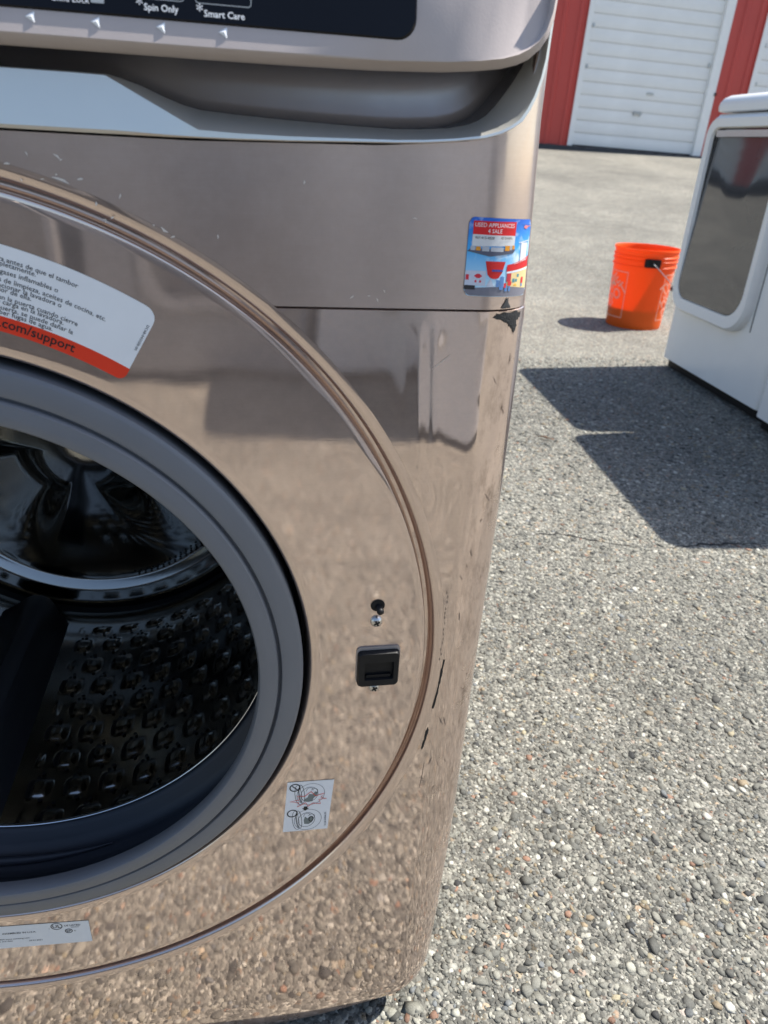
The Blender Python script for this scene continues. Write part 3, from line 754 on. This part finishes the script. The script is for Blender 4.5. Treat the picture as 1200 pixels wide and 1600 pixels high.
mb.add([base+Vector((px*math.cos(a_)-py*math.sin(a_), 0, px*math.sin(a_)+py*math.cos(a_))) for px, py in v], f)
mb.map(onplate).build('pictogram', M_ink, ws)
mb = MB(); mb.add([wq(u, v, SY-.0001) for u, v in ((.42, .60), (.58, .595), (.60, .66), (.66, .70), (.68, .77), (.62, .79), (.57, .735), (.49, .745), (.47, .68), (.40, .645))], [tuple(range(10))])
mb.add([wq(u, v, SY-.0001) for u, v in ((.46, .14), (.56, .13), (.63, .17), (.63, .27), (.56, .28), (.52, .25), (.46, .29), (.44, .22))], [tuple(range(8))])
mb.map(onplate).build('laundry_print', M_inkgrey, ws)
mb = MB(); br = [(.53, .795), (.64, .70), (.83, .745), (.76, .665), (.89, .635), (.72, .625), (.77, .535), (.60, .56), (.50, .50), (.44, .575), (.26, .505), (.29, .585), (.09, .615), (.30, .645), (.24, .725), (.40, .705)]
stroke(mb, br, .020, True, SY-.0002); mb.map(onplate).build('burst_print', M_inkred, ws)

# rating plate sticker
rs = MB().grid([[(-.21+(.0479+.21)*i/20, SY, (.2205-.0210*i/20) if j else (.1925-.0182*i/20)) for i in range(21)] for j in (0, 1)]).map(onplate).build('rating_sticker', M_grey, wm, label='grey rating label with safety marks')
mb = MB(); sl = -.083
def rp(x, z): return (x, SY-.00015, z+sl*(x-.0479))
stroke_pts = lambda cx_, cz_, r_: [(cx_+r_*math.cos(t*PI/14), cz_+r_*.92*math.sin(t*PI/14)) for t in range(28)]
outline(mb, stroke_pts(.0245, .1952, .0042), .0006, rp); put(mb, 'UL', .0050, .0214, .1935, rp, bold=.01); put(mb, 'c', .002, .0185, .1925, rp)
put(mb, 'US LISTED', .0026, .0300, .1945, rp, bold=.01); put(mb, 'E204024', .0016, .0345, .1926, rp)
outline(mb, stroke_pts(.0325, .1890, .0028), .0006, rp); put(mb, 'SP', .0036, .0306, .1877, rp, bold=.012); put(mb, '\u00ae', .002, .0362, .1880, rp)
put(mb, 'ASSEMBLED IN U.S.A.', .0026, -.0145, .1900, rp, bold=.006)
put(mb, '1-800-726-7864 www.samsung.com', .0022, -.0280, .1835, rp); put(mb, 'Serial number and date', .0022, -.0290, .1812, rp); put(mb, '09.01.2021', .0022, .0030, .1800, rp)
mb.map(onplate).build('lettering', M_ink, rs)

# ---- picture sticker that wraps the rounded edge
def ss(u, v, d_=.0003):                                          # u 0..1 across, v 0..1 up
    z = .674+.0395*v+.0012*(u-.5)*(-1); D = dx(z); s0 = .2975-D*.3+.0425*u
    x1 = .308-D
    if s0 <= x1: return (s0, -d_, z)
    p = (s0-x1)/.0335; nx, nyy = math.sin(p)*.03, math.cos(p)*.035; l_ = math.hypot(nx, nyy)
    return (x1+.035*math.sin(p)+d_*nx/l_, .03*(1-math.cos(p))-d_*nyy/l_, z)
def spoly(poly, lev, mb=None, cut=10):
    """polygon in sticker space, sliced into vertical strips so that it bends with the panel"""
    mb = mb or MB(); us = [p[0] for p in poly]; u0, u1 = min(us), max(us); n = max(2, int((u1-u0)*28)); xs_ = [u0+(u1-u0)*i/n for i in range(n+1)]
    cols = []
    for x in xs_:
        x = min(max(x, u0+1e-5), u1-1e-5); hits = []
        for i in range(len(poly)):
            (xa, ya), (xb, yb) = poly[i-1], poly[i]
            if (xa-x)*(xb-x) < 0: hits.append(ya+(yb-ya)*(x-xa)/(xb-xa))
        hits = hits or [poly[0][1]]; cols.append((x, min(hits), max(hits)))
    mb.grid([[ss(x, a_, lev) for x, a_, b_ in cols], [ss(x, b_, lev) for x, a_, b_ in cols]]); return mb
def rpoly(x0, x1, y0, y1, r=0.): return rrect(x0, x1, y0, y1, r, 6) if r else [(x0, y0), (x1, y0), (x1, y1), (x0, y1)]
C_ = {}
def cm(name, col, rough=.3):
    if name not in C_: C_[name] = mat(name, col, rough, 0, .10, 400)
    return C_[name]
def sky_mat():
    M = mat('print_sky', (.06, .30, .75), .3); N = M.node_tree.nodes; L = M.node_tree.links; b = N['Principled BSDF']
    tc = N.new('ShaderNodeTexCoord'); sp = N.new('ShaderNodeSeparateXYZ'); L.new(tc.outputs['Object'], sp.inputs[0])
    mr = N.new('ShaderNodeMapRange'); mr.inputs[1].default_value = .682; mr.inputs[2].default_value = .712; L.new(sp.outputs[2], mr.inputs[0])
    nz = N.new('ShaderNodeTexNoise'); nz.inputs['Scale'].default_value = 110; nz.inputs['Detail'].default_value = 4; L.new(tc.outputs['Object'], nz.inputs['Vector'])
    r = N.new('ShaderNodeValToRGB'); e = r.color_ramp.elements; e[0].color = (.50, .78, .95, 1); e[1].color = (.02, .14, .62, 1); k = e.new(.55); k.color = (.06, .42, .85, 1)
    L.new(mr.outputs[0], r.inputs[0]); r2 = N.new('ShaderNodeValToRGB'); r2.color_ramp.elements[0].position = .52; r2.color_ramp.elements[1].position = .72; L.new(nz.outputs['Fac'], r2.inputs[0])
    x = N.new('ShaderNodeMix'); x.data_type = 'RGBA'; x.inputs[7].default_value = (.8, .9, .97, 1); L.new(r2.outputs[0], x.inputs[0]); L.new(r.outputs[0], x.inputs[6]); L.new(x.outputs[2], b.inputs['Base Color']); return M
ps = spoly(rpoly(0, 1, 0, 1, .075), .0003).build('shop_sticker', sky_mat(), wm, True, label='glossy colourful picture sticker of a shop front and truck')
def pp(name, polys, col, lev):
    mb = MB()
    for p in polys: spoly(p, lev, mb)
    mb.build(name, cm('print_'+name, col), ps)
pp('street_print', [[(0.01, .05), (.06, .005), (.94, .005), (.985, .05), (.985, .10), (.70, .13), (.4, .13), (.01, .10)]], (.20, .20, .24), .00040)
pp('banner_print', [[(.055, .79), (.635, .79), (.635, .965), (.055, .955)]], (.72, .015, .02), .00045)
pp('panel_print', [[(.055, .64), (.635, .665), (.635, .792), (.055, .789)]], (.72, .72, .72), .00045)
pp('ledge_print', [[(.0, .575), (.30, .52), (.65, .575), (.66, .62), (.04, .61)]], (.10, .11, .16), .00050)
pp('crate_print', [[(.25, .46), (.52, .46), (.47, .27), (.42, .235), (.34, .235), (.29, .28)]], (.66, .02, .02), .00048)
pp('stripe_print', [[(.34, .33), (.49, .33), (.49, .355), (.34, .355)]], (.03, .08, .35), .00055)
pp('fruit_print', [rpoly(.11, .17, .59, .64), rpoly(.49, .56, .60, .665), rpoly(.60, .64, .62, .67)], (.80, .33, .03), .00055)
pp('box_print', [rpoly(.04, .10, .59, .645), rpoly(.19, .28, .585, .645), rpoly(.565, .595, .61, .66), rpoly(.30, .47, .585, .64)], (.50, .52, .56), .00053)
pp('truck_print', [[(.0, .14), (.27, .14), (.27, .335), (.0, .33)], [(.28, .13), (.385, .13), (.375, .20), (.34, .25), (.285, .25)]], (.62, .66, .76), .00045)
pp('mark_print', [ell(.17, .265, .055, .03), rpoly(.13, .155, .18, .21), rpoly(.19, .215, .18, .21), rpoly(.01, .05, .21, .28)], (.70, .03, .05), .0005)
pp('wheel_print', [ell(.18, .12, .028, .032), ell(.36, .13, .026, .03), rpoly(.0, .14, .085, .14)], (.03, .03, .035), .00055)
pp('store_print', [[(.57, .14), (.985, .10), (.985, .42), (.57, .33)]], (.80, .62, .30), .00045)
pp('awning_print', [[(.55, .33), (.985, .395), (.985, .535), (.62, .43), (.55, .42)]], (.66, .015, .02), .0005)
pp('awning_edge_print', [[(.55, .305), (.985, .36), (.985, .385), (.55, .33)]], (.75, .78, .86), .0005)
pp('doorway_print', [rpoly(.56, .63, .20, .31)], (.55, .04, .06), .00055)
pp('glow_print', [[(.68, .15), (.80, .135), (.84, .19), (.76, .20)]], (.95, .48, .05), .00055)
pp('machine_print', [rpoly(.66, .70, .19, .24), rpoly(.71, .75, .20, .235), rpoly(.74, .78, .26, .30)], (.10, .30, .34), .00055)
pp('figure_print', [rpoly(.585, .645, .145, .21, .01), rpoly(.835, .885, .17, .26, .01), rpoly(.525, .56, .12, .18)], (.75, .04, .05), .0006)
pp('shopper_print', [rpoly(.46, .52, .09, .27, .01), rpoly(.54, .58, .075, .15), rpoly(.60, .63, .075, .14), rpoly(.84, .875, .13, .17), rpoly(.41, .45, .13, .22)], (.12, .26, .55), .0006)
pp('helicopter_print', [ell(.84, .905, .055, .024), [(.86, .90), (.96, .915), (.96, .925), (.86, .915)]], (.75, .22, .22), .0005)
pp('tail_print', [ell(.79, .89, .04, .02), rpoly(.74, .95, .932, .936)], (.03, .07, .36), .00055)
pp('hanging_print', [rpoly(.765, .915, .475, .705), [(.72, .70), (.955, .73), (.955, .742), (.72, .712)]], (.72, .74, .78), .0005)
mb = MB()
def sput(mb, s_, size, u, v, sx=1., rot=0.):
    vv, f = text(s_, size, sx=sx); mb.add([ss(u+a_, v+b_+a_*rot, .00075) for a_, b_ in vv], f)
sput(mb, 'USED APPLIANCES', .073, .07, .885, .88, .012); sput(mb, '4 SALE', .073, .24, .815, .88, .012); sput(mb, 'USED APPLIANCES', .048, .655, .425, .72, .22)
mb.build('lettering', cm('print_lettering', (.86, .86, .86)), ps)
mb = MB(); sput(mb, '407-413-4828', .047, .085, .735, .92, .01); sput(mb, '407-234-8696', .047, .415, .742, .62, .02); mb.build('phone_number', M_ink, ps)

# ---- chips, scratches and scuffs of the finish
def fpt(x, z, d_=.00035):
    D = dx(z); a = x-(.308-D)
    if a <= 0: return (x, dent(x, z)-d_, z)
    a = min(a, .0345); p = math.asin(a/.035); nx, nyy = math.sin(p)*.03, math.cos(p)*.035; l_ = math.hypot(nx, nyy)
    return (x+d_*nx/l_, .03*(1-math.cos(p))+dent(x, z)*math.cos(p)-d_*nyy/l_, z)
def chip(poly, mt=M_chip, jag=.0006, seed=1, d_=.00035):
    rr_ = random.Random(seed); P = []
    for i in range(len(poly)):
        a_, b_ = Vector(poly[i]), Vector(poly[(i+1) % len(poly)])
        for t in (0, .25, .5, .75):
            p = a_.lerp(b_, t); P.append((p.x+rr_.uniform(-jag, jag), p.y+rr_.uniform(-jag, jag)))
    cx_ = sum(p[0] for p in P)/len(P); cz_ = sum(p[1] for p in P)/len(P); n = len(P)
    mb = MB(); mid = [((p[0]+cx_)/2, (p[1]+cz_)/2) for p in P]
    mb.add([fpt(*p, d_) for p in P]+[fpt(*p, d_+.00012) for p in mid]+[fpt(cx_, cz_, d_+.00012)], [(i, (i+1) % n, (i+1) % n+n, i+n) for i in range(n)]+[(i+n, (i+1) % n+n, 2*n) for i in range(n)])
    return mb
cor = lambda x: x if x < .308 else x+(x-.308)*.10
chip([(cor(x), z) for x, z in ((.3150, .6625), (.3170, .6648), (.3225, .6650), (.3290, .6655), (.3322, .6642), (.3318, .6612), (.3296, .6600), (.3303, .6570), (.3290, .6522), (.3268, .6560), (.3240, .6590), (.3210, .6607))], seed=2).build('paint_chip', M_chip, wm, label='black torn patch of bare finish at the corner seam')
chip([(.3092, .4290), (.3099, .4283), (.3092, .4180), (.3083, .4090), (.3074, .3990), (.3056, .3855), (.3046, .3858), (.3062, .3960), (.3072, .4060), (.3080, .4170)], seed=4, jag=.0004).build('paint_chip', M_chip, wm)
chip([(.3028, .3676), (.3034, .3655), (.3022, .3540), (.3000, .3468), (.2995, .3475), (.3008, .3560), (.3018, .3640)], seed=5, jag=.0004).build('paint_chip', M_chip, wm)
chip([(.3240, .6735), (.3262, .6675), (.3205, .6680)], seed=9, jag=.0006).build('scuff', M_lifter, wm)
def line(mb, pts, w_):
    pts = [Vector(p) for p in pts]; n = len(pts); A, B = [], []
    for i in range(n):
        t_ = (pts[min(i+1, n-1)]-pts[max(i-1, 0)]).normalized(); nn = Vector((-t_.y, t_.x))*w_*(.5 if 0 < i < n-1 else .15); A.append(fpt(*(pts[i]+nn), .0003)); B.append(fpt(*(pts[i]-nn), .0003))
    mb.grid([A, B])
mb = MB(); r9 = random.Random(11)
for x, z in ((.1145, .7128), (.1179, .7054), (.121, .7069), (.1398, .7042), (.1483, .6992), (.1087, .723), (.0869, .7326), (.0922, .7223), (.1014, .7307), (.2119, .7263), (.1697, .700), (.254, .6758), (.078, .728), (.083, .7215), (.0985, .7245), (.1255, .7165), (.268, .712), (.237, .6725), (.246, .6732), (.2505, .6712)):
    k = 1
    for _ in range(k):
        a_ = r9.uniform(0, PI); l_ = r9.uniform(.0004, .0013)
        line(mb, [(x-l_*math.cos(a_), z-l_*math.sin(a_)), (x+.2*l_, z+.1*l_), (x+l_*math.cos(a_), z+l_*math.sin(a_))], r9.uniform(.0005, .0011))
line(mb, [(.0965, .7234), (.0990, .7229), (.1015, .7221), (.1035, .7208)], .0010); line(mb, [(.0985, .7330), (.1000, .7322), (.1012, .7308)], .0009)
line(mb, [(.1432, .7035), (.1445, .7020), (.1462, .7012)], .0012); line(mb, [(.1170, .7062), (.1190, .7048)], .0010)
line(mb, [(.2836, .6340), (.2890, .6385), (.2935, .6420)], .0005)
mb.build('scratch', M_scr, wm, kind='stuff')
mb = MB()
for i in range(24):
    z = r9.uniform(.30, .64); x = r9.uniform(.312, .334) if z > .45 else r9.uniform(.306, .330); l_ = r9.uniform(.0006, .0045); a_ = rad(r9.uniform(60, 130))
    line(mb, [(x-l_*math.cos(a_), z-l_*math.sin(a_)), (x+r9.uniform(-.0004, .0004), z), (x+l_*math.cos(a_), z+l_*math.sin(a_))], r9.uniform(.0003, .0008))
line(mb, [(.3255, .3985), (.3290, .3950), (.3325, .3900)], .0007); line(mb, [(.3030, .335), (.3022, .318), (.3010, .306)], .0005)
for i in range(14):
    z = .43+i*.0042+r9.uniform(-.001, .001); x = .3065+r9.uniform(-.0006, .0006); line(mb, [(x, z-.0012), (x+.0003, z), (x, z+.0010)], .0006)
mb.build('scuff_line', mat('scuff_brown', (.17, .125, .10), .6, 0, .3, 300), wm, kind='stuff')

# ------------------------------------------------------------------ white dryers at right
def dryer(label, loc, rz, w_=.686, glass=True):
    t = thing('clothes_dryer', label, 'clothes dryer', loc, rz, 'white appliances standing in a row at right')
    r_ = .03; zt_ = .90
    sec = [(0, .70)]+[(r_-r_*math.cos(rad(a_)), r_-r_*math.sin(rad(a_))) for a_ in range(0, 91, 10)]+[(w_-r_+r_*math.sin(rad(a_)), r_-r_*math.cos(rad(a_))) for a_ in range(0, 91, 10)]+[(w_, .70)]
    mb = MB(); zz = [.040, .043, .06, .3, .6, .89, .897]
    mb.grid([[(x, y+(.006 if z in (.04, .897) else 0), z) for x, y in sec] for z in zz]); n = len(sec)
    mb.add([(x, y+.006, .897) for x, y in sec], [tuple(range(n))]); mb.add([(x, y+.006, .04) for x, y in sec], [tuple(range(n))[::-1]]); mb.box(0, w_, .699, .70, .04, .897)
    mb.build('cabinet', M_wpaint, t, 'auto')
    mb = MB(); 
    def cap(ins, z): 
        q_ = .05; return [(ins+q_-q_*math.cos(rad(a_)), -.012+ins+q_-q_*math.sin(rad(a_)), z) for a_ in range(0, 91, 10)]+[(w_-ins-q_+q_*math.sin(rad(a_)), -.012+ins+q_-q_*math.cos(rad(a_)), z) for a_ in range(0, 91, 10)]+[(w_-ins, .72-ins, z), (ins, .72-ins, z)]
    L_ = [cap(.008, .902), cap(.0, .905), cap(-.002, .918), cap(0, .932), cap(.008, .945), cap(.022, .953), cap(.04, .956)]
    mb.grid(L_, True); mb.add(L_[-1], [tuple(range(len(L_[-1])))]); mb.add(L_[0], [tuple(range(len(L_[0])))[::-1]])
    mb.build('top_cover', M_wpaint, t, 'auto')
    MB().box(.012, w_-.012, .03, .69, .004, .0395).build('plinth', M_black, t)
    for x in (.06, w_-.06): MB().lathe_z([(.001, 0), (.02, 0), (.02, .01), (.008, .012), (.008, .03)], x, .08, 14).build('foot', M_black, t, 'auto')
    fo = [rrect(.014, .525, .238, .892, [.09, .10, .05, .06], 8), rrect(.016, .523, .240, .890, [.09, .10, .05, .06], 8), rrect(.024, .515, .249, .882, [.085, .095, .045, .055], 8), rrect(.052, .487, .285, .856, [.065, .085, .03, .04], 8), rrect(.056, .483, .289, .852, [.062, .082, .03, .037], 8)]
    mb = MB(); mb.grid([[(x, y, z) for x, z in p] for p, y in zip(fo, (.004, -.020, -.030, -.028, -.018))], True)
    df = mb.build('door', M_wdoor, t, 'auto')
    def win(x, z): return -.0175+(z-.565)*.034-.005*(1-((x-.27)/.215)**2)*(1-((z-.565)/.275)**2)
    a_ = rrect(.0555, .4835, .2885, .8525, [.062, .082, .03, .037], 8); n = len(a_); rows = []
    for k in range(9):
        f = 1-k/8*.999; rows.append([(.27+(x-.27)*f, win(.27+(x-.27)*f, .57+(z-.57)*f), .57+(z-.57)*f) for x, z in a_])
    MB().grid(rows, True).build('window', M_bglass, df, True)
    MB().prism(rrect(.075, .465, .826, .846, .006, 4), -.0215, -.0195).build('trim_strip', M_lip, df, 'auto')
    mb = MB(); mb.box(.532, .536, -.001, .003, .26, .87); mb.build('door_gap', M_hole, t)
    return t
RZ = math.atan2(-.645, -.038)
d1 = dryer('white dryer with a dark smoked window, standing beside the orange bucket', (1.821, 2.283, 0), RZ)
d2 = copy_tree(d1); d2['label'] = 'white appliance cut off by the photo edge, nearest in its row'
d2.location = (1.748, 1.575, .0); d2.rotation_euler = (0, 0, math.atan2(-1, -.09))
for ch in d2.children:
    if ch.name.startswith('plinth'): pass

# ------------------------------------------------------------------ orange bucket
BX, BY = 2.085, 3.035
view = math.atan2(CAM.y-BY, CAM.x-BX)
bk = thing('bucket', 'orange plastic bucket with white print standing on the asphalt left of the dryer', 'bucket', (BX, BY, gz(BY)), view)   # local +x faces the camera
prof = [(.001, .012), (.122, .012), (.126, .004), (.129, .0), (.1305, .004), (.1315, .02), (.1435, .285), (.1440, .288), (.1500, .289), (.1505, .292), (.1455, .297), (.1460, .314), (.1510, .315), (.1515, .318), (.1465, .322), (.1468, .332), (.1515, .333), (.1518, .336), (.1470, .340), (.1475, .358), (.1515, .360), (.1525, .366), (.1510, .370), (.1475, .370), (.1455, .366), (.1450, .355), (.1430, .29), (.1290, .02), (.126, .016), (.001, .016)]
MB().lathe_z(prof, n=112).build('body', M_orange, bk, 'auto')
MB().lathe_z([(.001, .0165), (.1275, .0165), (.1325, .088), (.10, .092), (.05, .086), (.001, .089)], n=48).build('residue', mat('bucket_residue', (.05, .025, .012), .7, 0, .3, 30), bk, True)
ea = rad(14)
for sgn in (0, PI):
    e_ = ea+sgn; mb = MB(); c0, s0 = math.cos(e_), math.sin(e_)
    loc_ = lambda r, t_, z: (r*c0-t_*s0, r*s0+t_*c0, z)
    for (r0, r1, tw, z0, z1) in ((.143, .158, .036, .294, .331), (.154, .163, .012, .305, .322)):
        p = rrect(-tw, tw, z0, z1, .006, 4); n = len(p)
        mb.add([loc_(r1, a_, b_) for a_, b_ in p]+[loc_(r0, a_, b_) for a_, b_ in p], [tuple(range(n))]+[(i, i+n, (i+1) % n+n, (i+1) % n) for i in range(n)])
    mb.build('bail_ear', M_black, bk, 'auto')
pts = []
for i in range(41):
    t = PI*i/40; rr_ = .166
    al = ea+t                                                   # sweeps round one side, drooping
    drop = math.sin(t)
    pts.append((rr_*math.cos(al)*1.0, rr_*math.sin(al)*1.02, .312-.135*drop))
MB().tube(pts, .0021, 8).build('bail', M_wire, bk, True)
MB().tube(pts[17:24], .010, 12).build('grip', M_black, bk, True)
def bsurf(ang, z, d_=.0006): R = .1315+(z-.02)/.265*.012+d_; return (R*math.cos(ang), R*math.sin(ang), z)
for ctr in (-66, 88):
    mb = MB(); c0 = rad(ctr); hw = rad(40)
    def bq(x0, x1, z0, z1):
        n = max(1, int(abs(x1-x0)*12)); mb.grid([[bsurf(c0+(x0+(x1-x0)*i/n)*hw, z) for i in range(n+1)] for z in (z0, z1)])
    bq(-1, 1, .046, .050); bq(-1, 1, .258, .262); bq(-1, -.96, .05, .258); bq(.96, 1, .05, .258)
    for s_, oz in (('THE', .078), ('HOME', .026), ('DEPOT', -.034)):
        v, f = text(s_, .074, 'CENTER', .012, .82); a_ = rad(42)
        mb.add([bsurf(c0+((px*math.cos(a_)-(py+oz-.02)*math.sin(a_))/.138), .154+px*math.sin(a_)+(py+oz-.02)*math.cos(a_), .0009) for px, py in v], f)
    mb.build('print', M_print, bk)

# ------------------------------------------------------------------ twig on the asphalt
tw = MB().tube([(0, 0, .006), (.012, -.006, .009), (.026, -.016, .008), (.040, -.030, .006)], [.0012, .0022, .0018, .0008], 6)
tw.add([(.010, -.004, .008), (.022, -.006, .010), (.034, -.022, .007), (.020, -.016, .006)], [(0, 1, 2, 3)])
o = tw.build('twig', M_twig, None, True, label='small brown dry twig lying on the sunlit asphalt near the shadow', category='twig'); o.location = (1.005, 1.50, 0)

# ------------------------------------------------------------------ unseen dryers and hall added behind the camera for the reflections
def across(x, y, label, cab, door):
    t = copy_tree(d1); t['label'] = label; t['group'] = 'unseen appliances added for the reflections'
    t.location = (x, y, 0); t.rotation_euler = (0, 0, PI)
    for ch in [t]+list(t.children_recursive):
        if ch.type == 'MESH' and ch.data.materials and ch.data.materials[0] in (M_wpaint, M_wdoor):
            ch.data = ch.data.copy(); ch.data.materials[0] = cab if ch.data.materials[0] is M_wpaint else door
    return t
across(-1.06, -2.05, 'unseen black dryer added for the reflections, farthest left', M_fdark, M_fdark)
across(-.34, -2.05, 'unseen black dryer with a grey door frame, added for the reflections', M_fdark, M_fgrey)
across(.38, -2.05, 'unseen mid grey dryer beside the forward one, added for the reflections', M_fgrey, M_fgrey)
M_pale = mat('pale_enamel', (.86, .85, .82), .3, 0, .05, 8)
across(1.36, -1.50, 'unseen white dryer forward of the dark ones, added for its reflection and shadow', M_pale, M_pale)
across(1.10, -2.05, 'unseen pale grey dryer behind the forward one, added for the reflections', M_pale, M_fgrey)
wb = thing('reflection_warehouse', 'unseen grey metal hall added behind the viewer for the reflections', 'building', (0, -26, 0))  # added to close the horizon in the mirrored view
mb = MB(); prof = []; x = -26
while x < 26: prof += [(x, 0), (x+.22, 0), (x+.25, .03), (x+.35, .03), (x+.38, 0)]; x += .4
M_ware = mat('warehouse_siding', (.22, .215, .21), .5, .1, .12, 1.5)
mb.grid([[(a_, b_, z) for a_, b_ in prof] for z in (0, 3.4)], flip=True); mb.box(-26, 26, -9, -.05, 0, 3.4); mb.build('wall', M_ware, wb)
MB().box(-26.3, 26.3, -9.3, .5, 3.41, 3.6).build('roof', M_roof, wb)
for x in (-14, -4, 6): MB().box(x, x+3.2, -.02, .06, .02, 2.8).build('loading_door', M_trim, wb)
